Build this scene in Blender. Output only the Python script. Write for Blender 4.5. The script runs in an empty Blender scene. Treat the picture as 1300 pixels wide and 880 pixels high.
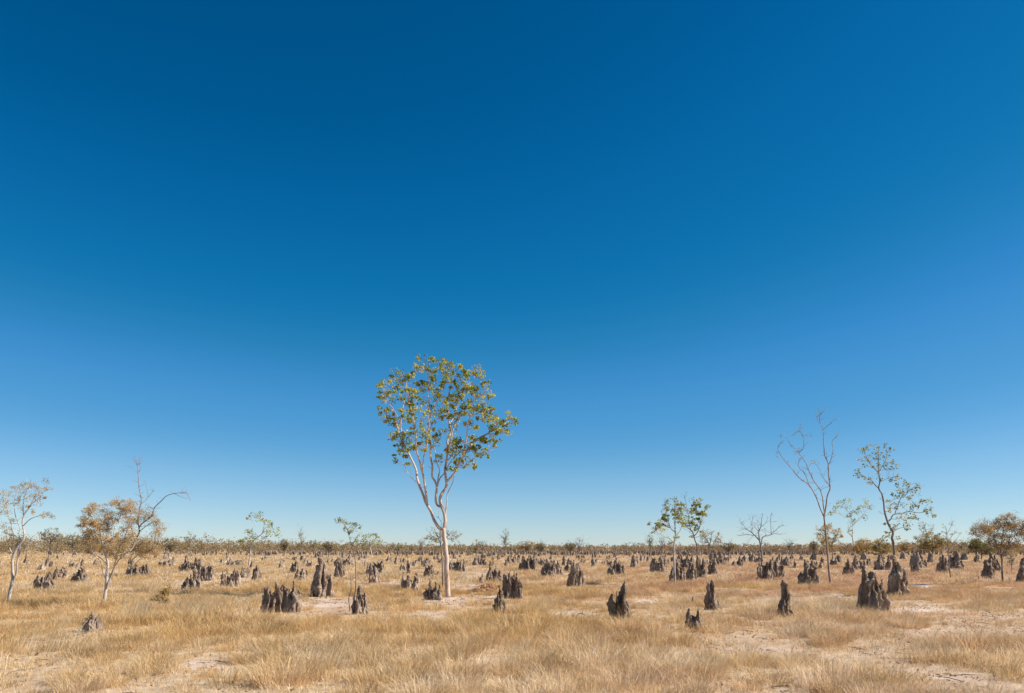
import bpy, math, random
import numpy as np
from mathutils import Vector

R = math.radians
C = bpy.context.scene.collection
scene = bpy.context.scene

# ------------------------------------------------------------------ camera geometry (photo measurements)
F = 28 / 36 * 1300.0
HY = 694.0
CX = 650.0
CAMH = 1.8


def dist(y):
    return F * CAMH / (y - HY)


def P(px, py, Y):
    """point at depth Y seen at photo pixel px, py"""
    return np.array([(px - CX) * Y / F, Y, CAMH - (py - HY) * Y / F])


cam = bpy.data.cameras.new('camera')
cam.lens = 28
cam.sensor_width = 36
cam.shift_y = (HY - 440) / 1300.0
cam.clip_end = 20000
cam.clip_start = 0.1
co = bpy.data.objects.new('camera', cam)
C.objects.link(co)
co.location = (0, 0, CAMH)
co.rotation_euler = (R(90), 0, 0)
scene.camera = co

# ------------------------------------------------------------------ light
SUN_EL = 40.0
SUN_AZ = -3.0      # degrees from +X towards +Y
w = bpy.data.worlds.new("World")
scene.world = w
w.use_nodes = True
nt = w.node_tree
nt.nodes.clear()
out = nt.nodes.new('ShaderNodeOutputWorld')
bg = nt.nodes.new('ShaderNodeBackground')
sky = nt.nodes.new('ShaderNodeTexSky')
sky.sky_type = 'NISHITA'
sky.sun_disc = False
sky.sun_elevation = R(SUN_EL)
sky.sun_rotation = R(90 - SUN_AZ)
sky.altitude = 1000
sky.air_density = 0.8
sky.dust_density = 0.1
sky.ozone_density = 2.0
# the deep clean blue of a polarised winter sky
down = nt.nodes.new('ShaderNodeVectorMath')
down.operation = 'SCALE'
down.inputs['Scale'].default_value = 0.1
cv = nt.nodes.new('ShaderNodeRGBCurve')
cv.mapping.use_clip = False
CURV = [[(0, 0), (.072, .0), (.10, .003), (.12, .007), (.137, .018), (.18, .058), (.228, .094), (.342, .232), (.539, .445), (.652, .558), (1, .9)],
        [(0, 0), (.13, .093), (.165, .135), (.21, .183), (.30, .290), (.37, .35), (.513, .50), (.664, .645), (1, .95)],
        [(0, 0), (.24, .255), (.32, .38), (.41, .475), (.49, .61), (.60, .685), (.69, .77), (1, .99)]]
for ch in range(3):
    c_ = cv.mapping.curves[ch]
    c_.points[0].location = CURV[ch][0]
    c_.points[1].location = CURV[ch][-1]
    for p_ in CURV[ch][1:-1]:
        c_.points.new(*p_)
cv.mapping.update()
up_ = nt.nodes.new('ShaderNodeVectorMath')
up_.operation = 'SCALE'
up_.inputs['Scale'].default_value = 10.0
bg.inputs['Strength'].default_value = 0.07
nt.links.new(sky.outputs[0], down.inputs[0])
nt.links.new(down.outputs[0], cv.inputs['Color'])
nt.links.new(cv.outputs[0], up_.inputs[0])
nt.links.new(up_.outputs[0], bg.inputs[0])
nt.links.new(bg.outputs[0], out.inputs[0])

sl = bpy.data.lights.new('sun', 'SUN')
sl.energy = 5.0
sl.angle = R(0.53)
sl.color = (1.0, 0.94, 0.85)
so = bpy.data.objects.new('sun', sl)
C.objects.link(so)
sd = Vector((math.cos(R(SUN_EL)) * math.cos(R(SUN_AZ)), math.cos(R(SUN_EL)) * math.sin(R(SUN_AZ)), math.sin(R(SUN_EL))))
so.rotation_euler = sd.to_track_quat('Z', 'Y').to_euler()
so.location = (30, 5, 40)

vs = scene.view_settings
vs.view_transform = 'Standard'
vs.look = 'None'
vs.gamma = 1
vs.exposure = 0.52
vs.use_curve_mapping = False

# ------------------------------------------------------------------ numpy noise


def _h(ix, iy, iz, seed):
    n = (ix.astype(np.int64) * 374761393 + iy.astype(np.int64) * 668265263 + iz.astype(np.int64) * 2147483647 + seed * 1274126177) & 0xffffffff
    n = ((n ^ (n >> 13)) * 1274126177) & 0xffffffff
    n = ((n ^ (n >> 16)) * 2246822519) & 0xffffffff
    return ((n ^ (n >> 15)) & 0xffff) / 32767.5 - 1.0


def vnoise(x, y, z, seed=0):
    x, y, z = np.broadcast_arrays(np.asarray(x, float), np.asarray(y, float), np.asarray(z, float))
    ix, iy, iz = np.floor(x), np.floor(y), np.floor(z)
    fx, fy, fz = x - ix, y - iy, z - iz
    fx, fy, fz = [t * t * (3 - 2 * t) for t in (fx, fy, fz)]
    r = 0
    for dx in (0, 1):
        for dy in (0, 1):
            for dz in (0, 1):
                r = r + _h(ix + dx, iy + dy, iz + dz, seed) * (fx if dx else 1 - fx) * (fy if dy else 1 - fy) * (fz if dz else 1 - fz)
    return r


def fbm(x, y, z=0.0, o=3, seed=0):
    r = 0
    a = 1.0
    for k in range(o):
        r = r + a * vnoise(x * 2 ** k, y * 2 ** k, z * 2 ** k, seed + k)
        a *= 0.5
    return r / 1.75


# ------------------------------------------------------------------ mesh building


class MB:
    def __init__(s):
        s.v, s.q, s.t, s.c = [], [], [], []
        s.n = 0

    def add(s, v, q=None, t=None, c=None):
        v = np.asarray(v, np.float32).reshape(-1, 3)
        if q is not None and len(q):
            s.q.append(np.asarray(q, np.int64).reshape(-1, 4) + s.n)
        if t is not None and len(t):
            s.t.append(np.asarray(t, np.int64).reshape(-1, 3) + s.n)
        s.v.append(v)
        if c is None:
            c = np.ones((len(v), 3), np.float32)
        c = np.asarray(c, np.float32)
        if c.ndim == 1:
            c = np.tile(c, (len(v), 1))
        s.c.append(c)
        s.n += len(v)

    def mesh(s, name, mat, origin=(0, 0, 0), smooth=False, colour=True):
        me = bpy.data.meshes.new(name)
        v = np.concatenate(s.v) - np.asarray(origin, np.float32)
        q = np.concatenate(s.q) if s.q else np.zeros((0, 4), np.int64)
        t = np.concatenate(s.t) if s.t else np.zeros((0, 3), np.int64)
        me.vertices.add(len(v))
        me.vertices.foreach_set('co', v.astype(np.float32).ravel())
        nl = q.size + t.size
        me.loops.add(nl)
        me.loops.foreach_set('vertex_index', np.concatenate([q.ravel(), t.ravel()]).astype(np.int32))
        npoly = len(q) + len(t)
        me.polygons.add(npoly)
        ls = np.concatenate([np.arange(len(q)) * 4, q.size + np.arange(len(t)) * 3]).astype(np.int32)
        me.polygons.foreach_set('loop_start', ls)
        if smooth:
            me.polygons.foreach_set('use_smooth', np.ones(npoly, bool))
        if colour:
            a = me.attributes.new('tint', 'FLOAT_COLOR', 'POINT')
            c = np.concatenate(s.c)
            a.data.foreach_set('color', np.concatenate([c, np.ones((len(c), 1), np.float32)], 1).astype(np.float32).ravel())
        me.update(calc_edges=True)
        me.validate()
        if mat:
            me.materials.append(mat)
        return me


def link(name, me, parent=None, loc=(0, 0, 0)):
    o = bpy.data.objects.new(name, me)
    C.objects.link(o)
    o.location = loc
    if parent:
        o.parent = parent
    return o


def tag(o, label=None, cat=None, group=None, kind=None):
    if label:
        o['label'] = label
    if cat:
        o['category'] = cat
    if group:
        o['group'] = group
    if kind:
        o['kind'] = kind
    return o


def smooth_line(pts, rad, sub=4):
    pts = np.asarray(pts, float)
    rad = np.asarray(rad, float)
    if len(pts) < 3:
        t = np.linspace(0, 1, sub + 1)[:, None]
        return pts[0] * (1 - t) + pts[-1] * t, rad[0] * (1 - t[:, 0]) + rad[-1] * t[:, 0]
    p = np.vstack([2 * pts[0] - pts[1], pts, 2 * pts[-1] - pts[-2]])
    o, r = [], []
    for i in range(len(pts) - 1):
        p0, p1, p2, p3 = p[i:i + 4]
        for k in range(sub):
            t = k / sub
            o.append(0.5 * (2 * p1 + (p2 - p0) * t + (2 * p0 - 5 * p1 + 4 * p2 - p3) * t * t + (3 * p1 - p0 - 3 * p2 + p3) * t ** 3))
            r.append(rad[i] * (1 - t) + rad[i + 1] * t)
    o.append(pts[-1])
    r.append(rad[-1])
    return np.array(o), np.array(r)


def tube(mb, pts, rad, n=6, c=(1, 1, 1), knob=0.0, seed=0):
    pts = np.asarray(pts, float)
    rad = np.asarray(rad, float)
    d = np.gradient(pts, axis=0)
    d /= np.linalg.norm(d, axis=1)[:, None] + 1e-9
    ref = np.array([0.13, 0.97, 0.2])
    u = np.cross(d, ref)
    u /= np.linalg.norm(u, axis=1)[:, None] + 1e-9
    v = np.cross(d, u)
    a = np.arange(n) / n * 2 * math.pi
    ca, sa = np.cos(a), np.sin(a)
    rr = rad[:, None] * np.ones(n)
    if knob:
        rr = rr * (1 + knob * vnoise(pts[:, 0:1] * 3 + ca * 1.2, pts[:, 1:2] + sa * 1.2, pts[:, 2:3] * 3.5, seed))
    ring = pts[:, None, :] + (u[:, None, :] * ca[None, :, None] + v[:, None, :] * sa[None, :, None]) * rr[:, :, None]
    m = len(pts)
    idx = np.arange(m * n).reshape(m, n)
    q = np.stack([idx[:-1], np.roll(idx[:-1], -1, 1), np.roll(idx[1:], -1, 1), idx[1:]], -1).reshape(-1, 4)
    t = [[m * n, idx[-1, (k + 1) % n], idx[-1, k]] for k in range(n)]
    vv = np.vstack([ring.reshape(-1, 3), pts[-1] + d[-1] * rad[-1] * 0.5])
    # tip fan must face outwards
    t = [[a_, c_, b_] for a_, b_, c_ in t]
    mb.add(vv, q, t, c)


# ------------------------------------------------------------------ materials


def new_mat(name):
    m = bpy.data.materials.new(name)
    m.use_nodes = True
    n = m.node_tree
    n.nodes.clear()
    o = n.nodes.new('ShaderNodeOutputMaterial')
    return m, n, o


def node(n, typ, **kw):
    x = n.nodes.new(typ)
    for k, v in kw.items():
        if k in x.inputs:
            x.inputs[k].default_value = v
        else:
            setattr(x, k, v)
    return x


def ramp(n, src, stops):
    r = n.nodes.new('ShaderNodeValToRGB')
    e = r.color_ramp.elements
    while len(e) > 1:
        e.remove(e[-1])
    e[0].position, e[0].color = stops[0][0], (*stops[0][1], 1)
    for p, c in stops[1:]:
        x = e.new(p)
        x.color = (*c, 1)
    n.links.new(src, r.inputs[0])
    return r


def leaf_mat(name, transl=0.35, rough=0.5, spec=0.3):
    m, n, o = new_mat(name)
    a = node(n, 'ShaderNodeAttribute', attribute_name='tint')
    b = node(n, 'ShaderNodeBsdfPrincipled')
    b.inputs['Roughness'].default_value = rough
    b.inputs['Specular IOR Level'].default_value = spec
    t = node(n, 'ShaderNodeBsdfTranslucent')
    x = node(n, 'ShaderNodeMixShader')
    x.inputs[0].default_value = transl
    n.links.new(a.outputs['Color'], b.inputs['Base Color'])
    n.links.new(a.outputs['Color'], t.inputs['Color'])
    n.links.new(b.outputs[0], x.inputs[1])
    n.links.new(t.outputs[0], x.inputs[2])
    n.links.new(x.outputs[0], o.inputs[0])
    return m


M_LEAF = leaf_mat('gum_leaf', 0.45, 0.5, 0.2)
M_DRY = leaf_mat('dry_leaf', 0.3, 0.8, 0.1)
M_GRASS = leaf_mat('dry_grass_blade', 0.35, 0.75, 0.15)


def bark_mat(name, stops, scale=1.0):
    m, n, o = new_mat(name)
    tc = node(n, 'ShaderNodeTexCoord')
    mp = node(n, 'ShaderNodeMapping')
    mp.inputs['Scale'].default_value = (2.2 * scale, 2.2 * scale, 0.7 * scale)
    n.links.new(tc.outputs['Object'], mp.inputs[0])
    a = node(n, 'ShaderNodeTexNoise')
    a.inputs['Scale'].default_value = 2.4
    a.inputs['Detail'].default_value = 5
    a.inputs['Roughness'].default_value = 0.62
    n.links.new(mp.outputs[0], a.inputs['Vector'])
    r = ramp(n, a.outputs[0], stops)
    b = node(n, 'ShaderNodeBsdfPrincipled')
    b.inputs['Roughness'].default_value = 0.85
    b.inputs['Specular IOR Level'].default_value = 0.15
    n.links.new(r.outputs[0], b.inputs['Base Color'])
    f = node(n, 'ShaderNodeTexNoise')
    f.inputs['Scale'].default_value = 30
    f.inputs['Detail'].default_value = 4
    n.links.new(mp.outputs[0], f.inputs['Vector'])
    bu = node(n, 'ShaderNodeBump')
    bu.inputs['Strength'].default_value = 0.5
    bu.inputs['Distance'].default_value = 0.02
    n.links.new(f.outputs[0], bu.inputs['Height'])
    n.links.new(bu.outputs[0], b.inputs['Normal'])
    n.links.new(b.outputs[0], o.inputs[0])
    return m


M_GUM = bark_mat('pale_gum_bark', [(0.30, (.22, .12, .08)), (0.39, (.42, .27, .19)), (0.47, (.60, .44, .34)), (0.56, (.64, .52, .43)), (0.62, (.44, .36, .31)), (0.72, (.68, .58, .49))])
M_BARK = bark_mat('grey_brown_bark', [(0.3, (.10, .075, .06)), (0.5, (.22, .165, .135)), (0.7, (.36, .30, .26))], 1.6)
M_DEAD = bark_mat('weathered_dead_wood', [(0.3, (.13, .11, .10)), (0.5, (.27, .24, .22)), (0.7, (.42, .39, .36))], 1.6)
M_FORK = bark_mat('pinkish_grey_bark', [(0.3, (.16, .11, .09)), (0.5, (.33, .24, .20)), (0.7, (.48, .39, .34))], 1.6)
M_WHITE = bark_mat('pale_sapling_bark', [(0.3, (.22, .17, .14)), (0.45, (.50, .43, .37)), (0.7, (.68, .62, .56))], 1.6)


def mound_mat():
    m, n, o = new_mat('termite_earth')
    tc = node(n, 'ShaderNodeTexCoord')
    oi = node(n, 'ShaderNodeObjectInfo')
    mp = node(n, 'ShaderNodeMapping')
    mp.inputs['Scale'].default_value = (1, 1, 0.45)
    n.links.new(tc.outputs['Object'], mp.inputs[0])
    a = node(n, 'ShaderNodeTexNoise')
    a.inputs['Scale'].default_value = 5
    a.inputs['Detail'].default_value = 6
    a.inputs['Roughness'].default_value = 0.65
    n.links.new(mp.outputs[0], a.inputs['Vector'])
    r = ramp(n, a.outputs[0], [(0.27, (.12, .075, .052)), (0.41, (.25, .175, .125)), (0.54, (.42, .315, .235)), (0.70, (.60, .475, .37))])
    hs_ = node(n, 'ShaderNodeHueSaturation')
    ma = node(n, 'ShaderNodeMapRange')
    ma.inputs['To Min'].default_value = 0.75
    ma.inputs['To Max'].default_value = 1.12
    n.links.new(oi.outputs['Random'], ma.inputs[0])
    n.links.new(ma.outputs[0], hs_.inputs['Value'])
    n.links.new(r.outputs[0], hs_.inputs['Color'])
    b = node(n, 'ShaderNodeBsdfPrincipled')
    b.inputs['Roughness'].default_value = 0.95
    b.inputs['Specular IOR Level'].default_value = 0.05
    n.links.new(hs_.outputs[0], b.inputs['Base Color'])
    f = node(n, 'ShaderNodeTexNoise')
    f.inputs['Scale'].default_value = 16
    f.inputs['Detail'].default_value = 7
    f.inputs['Roughness'].default_value = 0.7
    n.links.new(mp.outputs[0], f.inputs['Vector'])
    bu = node(n, 'ShaderNodeBump')
    bu.inputs['Strength'].default_value = 1.0
    bu.inputs['Distance'].default_value = 0.10
    n.links.new(f.outputs[0], bu.inputs['Height'])
    n.links.new(bu.outputs[0], b.inputs['Normal'])
    n.links.new(b.outputs[0], o.inputs[0])
    return m


M_MOUND = mound_mat()


def ground_mat():
    m, n, o = new_mat('sandy_ground')
    tc = node(n, 'ShaderNodeTexCoord')
    at = node(n, 'ShaderNodeAttribute', attribute_name='tint')
    a = node(n, 'ShaderNodeTexNoise')
    a.inputs['Scale'].default_value = 0.55
    a.inputs['Detail'].default_value = 8
    a.inputs['Roughness'].default_value = 0.62
    n.links.new(tc.outputs['Object'], a.inputs['Vector'])
    soil = ramp(n, a.outputs[0], [(0.30, (.38, .245, .165)), (0.46, (.54, .385, .28)), (0.56, (.64, .48, .37)), (0.68, (.74, .585, .46))])
    b2 = node(n, 'ShaderNodeTexNoise')
    b2.inputs['Scale'].default_value = 5.0
    b2.inputs['Detail'].default_value = 8
    b2.inputs['Roughness'].default_value = 0.75
    n.links.new(tc.outputs['Object'], b2.inputs['Vector'])
    litter = ramp(n, b2.outputs[0], [(0.32, (.22, .14, .085)), (0.45, (.46, .325, .20)), (0.58, (.62, .47, .30)), (0.75, (.74, .60, .41))])
    mx = node(n, 'ShaderNodeMix', data_type='RGBA')
    sep = node(n, 'ShaderNodeSeparateColor')
    n.links.new(at.outputs['Color'], sep.inputs[0])
    n.links.new(sep.outputs[0], mx.inputs[0])
    n.links.new(soil.outputs[0], mx.inputs[6])
    n.links.new(litter.outputs[0], mx.inputs[7])
    # scattered twigs, pebbles and leaf scraps
    v = node(n, 'ShaderNodeTexVoronoi')
    v.inputs['Scale'].default_value = 9
    n.links.new(tc.outputs['Object'], v.inputs['Vector'])
    lt = node(n, 'ShaderNodeMath', operation='LESS_THAN')
    lt.inputs[1].default_value = 0.2
    n.links.new(v.outputs['Distance'], lt.inputs[0])
    sc = ramp(n, v.outputs['Color'], [(0.0, (.16, .09, .06)), (0.5, (.36, .22, .14)), (1.0, (.62, .5, .38))])
    mul = node(n, 'ShaderNodeMath', operation='MULTIPLY')
    mul.inputs[1].default_value = 0.55
    n.links.new(lt.outputs[0], mul.inputs[0])
    mx2 = node(n, 'ShaderNodeMix', data_type='RGBA')
    n.links.new(mul.outputs[0], mx2.inputs[0])
    n.links.new(mx.outputs[2], mx2.inputs[6])
    n.links.new(sc.outputs[0], mx2.inputs[7])
    b = node(n, 'ShaderNodeBsdfPrincipled')
    b.inputs['Roughness'].default_value = 0.95
    b.inputs['Specular IOR Level'].default_value = 0.05
    n.links.new(mx2.outputs[2], b.inputs['Base Color'])
    bu = node(n, 'ShaderNodeBump')
    bu.inputs['Strength'].default_value = 0.8
    bu.inputs['Distance'].default_value = 0.04
    n.links.new(b2.outputs[0], bu.inputs['Height'])
    n.links.new(bu.outputs[0], b.inputs['Normal'])
    n.links.new(b.outputs[0], o.inputs[0])
    return m


M_GROUND = ground_mat()

# ------------------------------------------------------------------ ground fields
# bare sandy patches seen in the photo: px, py, half width px, half height px
BARE = [(28, 768, 40, 5), (100, 766, 20, 3), (430, 772, 60, 9), (400, 762, 22, 5), (440, 741, 50, 5), (235, 741, 25, 4),
        (610, 765, 70, 9), (600, 730, 20, 5), (520, 752, 40, 4), (500, 741, 25, 4), (595, 748, 30, 5), (640, 780, 14, 3),
        (745, 766, 55, 3), (735, 779, 40, 7), (770, 785, 50, 4), (915, 778, 35, 6), (925, 784, 60, 4), (830, 786, 26, 4),
        (820, 764, 20, 3), (975, 764, 22, 4), (1010, 766, 22, 4), (1185, 743, 45, 3), (1250, 737, 50, 3), (1150, 776, 24, 5),
        (1120, 780, 30, 3), (960, 770, 24, 3), (1255, 752, 50, 3), (310, 736, 30, 3), (860, 727, 20, 2), (1290, 745, 20, 3),
        (540, 812, 60, 4), (950, 826, 70, 5), (1180, 806, 40, 3), (250, 846, 50, 5), (760, 862, 60, 6), (90, 816, 40, 3)]


def to_px(x, y):
    y = np.maximum(y, 0.5)
    return CX + x / y * F, HY + CAMH * F / y


def cover(x, y):
    """0 bare .. 1 grassed"""
    px, py = to_px(x, y)
    c = 0.78 + 0.95 * fbm(x * 0.33, y * 0.24, 0, 4, 11)
    b = np.zeros_like(c)
    wob = 1.3 * fbm(x * 0.9, y * 0.8, 3.3, 3, 5)
    for (bx, by, hx, hy) in BARE:
        d = ((px - bx) / hx) ** 2 + ((py - by) / hy) ** 2 + wob
        b = np.maximum(b, np.clip(1.5 - d, 0, 1))
    c = c - b * 0.6
    return np.clip(c, 0, 1)


def height(x, y):
    return 0.035 * fbm(x * 0.35, y * 0.35, 0, 2, 21) + 0.018 * fbm(x * 1.7, y * 1.7, 0, 2, 31)


# ground sheet
rr = np.concatenate([np.linspace(0.2, 8, 24)[:-1], np.geomspace(8, 80, 300)[:-1], np.geomspace(80, 400, 90)[:-1], np.geomspace(400, 9000, 40)])
aa = np.concatenate([np.linspace(R(40), R(140), 560), np.linspace(R(140), R(400), 120)[1:-1]])
Rg, Ag = np.meshgrid(rr, aa, indexing='ij')
gx, gy = Rg * np.cos(Ag), Rg * np.sin(Ag)
gz = height(gx, gy) * np.clip(1.3 - Rg / 300, 0, 1)
gc = np.where(gy > 1, cover(gx, np.maximum(gy, 1)), 0.6)
gc = np.clip(gc * 1.25, 0, 1)
far = np.clip((Rg - 70) / 60, 0, 1)
gc = gc * (1 - far) + far * np.clip(gc, 0.55, 1)
m_, n_ = Rg.shape
idx = np.arange(m_ * n_).reshape(m_, n_)
q = np.stack([idx[:-1], idx[1:], np.roll(idx[1:], -1, 1), np.roll(idx[:-1], -1, 1)], -1).reshape(-1, 4)
gm_ = MB()
gv = np.stack([gx, gy, gz], -1).reshape(-1, 3)
gm_.add(np.vstack([gv, [[0, 0, 0]]]), q, [[m_ * n_, idx[0, k], idx[0, (k + 1) % n_]] for k in range(n_)],
        np.vstack([np.repeat(gc.reshape(-1, 1), 3, 1), [[.6, .6, .6]]]))
ground = link('ground', gm_.mesh('ground', M_GROUND, smooth=True))
tag(ground, 'flat pale sandy plain covered with dry straw coloured grass', None, None, 'structure')

# ------------------------------------------------------------------ termite mounds


def spire_shell(mb, x, y, ht, r, rng, lean=0.0, blunt=0.0):
    m, n = 14, 14
    t = np.linspace(0, 1, m)
    p = 1.9 + blunt * 3.2
    prof = (1 - t ** p) ** 0.75 * (1 - 0.22 * t) * (1 + 0.40 * (1 - t) ** 2.5)
    prof[-1] = 0.05
    a = np.arange(n) / n * 2 * math.pi
    ex = rng.uniform(0.85, 1.1)
    ey = rng.uniform(1.0, 1.6)
    lx, ly = lean + rng.uniform(-.07, .07), rng.uniform(-.08, .08)
    flute = 1 + 0.16 * np.sin(a * rng.choice([3, 4, 5]) + rng.uniform(0, 6))
    X = x + lx * ht * t[:, None] + r * prof[:, None] * np.cos(a) * ex * flute
    Yy = y + ly * ht * t[:, None] + r * prof[:, None] * np.sin(a) * ey * flute
    Z = -0.12 + (ht + 0.12) * t[:, None] * np.ones(n)
    v = np.stack([X, Yy, Z], -1).reshape(-1, 3)
    idx = np.arange(m * n).reshape(m, n)
    q = np.stack([idx[:-1], np.roll(idx[:-1], -1, 1), np.roll(idx[1:], -1, 1), idx[1:]], -1).reshape(-1, 4)
    tt = [[idx[-1, k], idx[-1, (k + 1) % n], m * n] for k in range(n)] + [[idx[0, (k + 1) % n], idx[0, k], m * n + 1] for k in range(n)]
    v = np.vstack([v, [[x + lx * ht, y + ly * ht, ht + r * .05], [x, y, -0.12]]])
    mb.add(v, q, tt)


def mound_mesh(spires, seed, vox):
    """spires: (x, height, radius) in metres -> one continuous fluted body"""
    rng = random.Random(seed)
    mb = MB()
    xs = [s[0] for s in spires]
    hm = max(s[1] for s in spires)
    for i, (x, h, r) in enumerate(spires):
        y = rng.uniform(-1, 1) * r * 0.7
        spire_shell(mb, x, y, h, r, rng, blunt=rng.random() ** 2 * 0.8)
        if r > 0.1 or rng.random() < .6:   # side flutes that climb part of the way
            for k in range(rng.choice([2, 3, 4])):
                an = rng.uniform(0, 6.28)
                spire_shell(mb, x + math.cos(an) * r * .75, y + math.sin(an) * r * 0.95, h * rng.uniform(.35, .88), r * rng.uniform(.34, .55), rng)
        if i:
            x0, h0, r0 = spires[i - 1]
            spire_shell(mb, (x + x0) / 2, rng.uniform(-.3, .3) * r, min(h, h0) * rng.uniform(.62, .9), max((abs(x - x0)) * .55, r * .6), rng, blunt=.5)
    me = mb.mesh('tmp', None, colour=False)
    o = bpy.data.objects.new('tmp', me)
    C.objects.link(o)
    md = o.modifiers.new('r', 'REMESH')
    md.mode = 'VOXEL'
    md.voxel_size = vox
    dg = bpy.context.evaluated_depsgraph_get()
    r_ = bpy.data.meshes.new_from_object(o.evaluated_get(dg))
    C.objects.unlink(o)
    bpy.data.objects.remove(o)
    bpy.data.meshes.remove(me)
    nv = len(r_.vertices)
    co_ = np.empty(nv * 3, np.float32)
    no_ = np.empty(nv * 3, np.float32)
    r_.vertices.foreach_get('co', co_)
    r_.vertex_normals.foreach_get('vector', no_)
    v = co_.reshape(-1, 3).astype(float)
    nn = no_.reshape(-1, 3)
    s = hm / 0.95
    f1 = vnoise(v[:, 0] * 11 / s, v[:, 1] * 11 / s, v[:, 2] * 2.6 / s, seed)
    f2 = vnoise(v[:, 0] * 22 / s, v[:, 1] * 22 / s, v[:, 2] * 9 / s, seed + 7)
    f3 = vnoise(v[:, 0] * 48, v[:, 1] * 48, v[:, 2] * 26, seed + 9)
    k = 0.062 * s
    wx_ = .6 * vnoise(v[:, 0] * 3 / s, v[:, 1] * 3 / s, v[:, 2] * 3 / s, seed + 21)
    g1 = 1 - np.abs(vnoise(v[:, 0] * 14 / s + wx_, v[:, 1] * 14 / s + wx_, v[:, 2] * 1.5 / s, seed + 31)) * 3.2
    dis = k * .4 * f1 + k * .55 * f2 + k * .7 * np.clip(g1, -1, 1) + (0.018 * f3 if vox < .03 else 0)
    v = v + nn * dis[:, None]
    v[:, 0] += 0.03 * s * vnoise(v[:, 2] * 4 / s, v[:, 0] * 2, v[:, 1] * 2, seed + 3)
    r_.vertices.foreach_set('co', v.astype(np.float32).ravel())
    r_.polygons.foreach_set('use_smooth', np.ones(len(r_.polygons), bool))
    r_.name = 'termite_mound'
    r_.materials.clear()
    r_.materials.append(M_MOUND)
    r_.update()
    return r_


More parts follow.
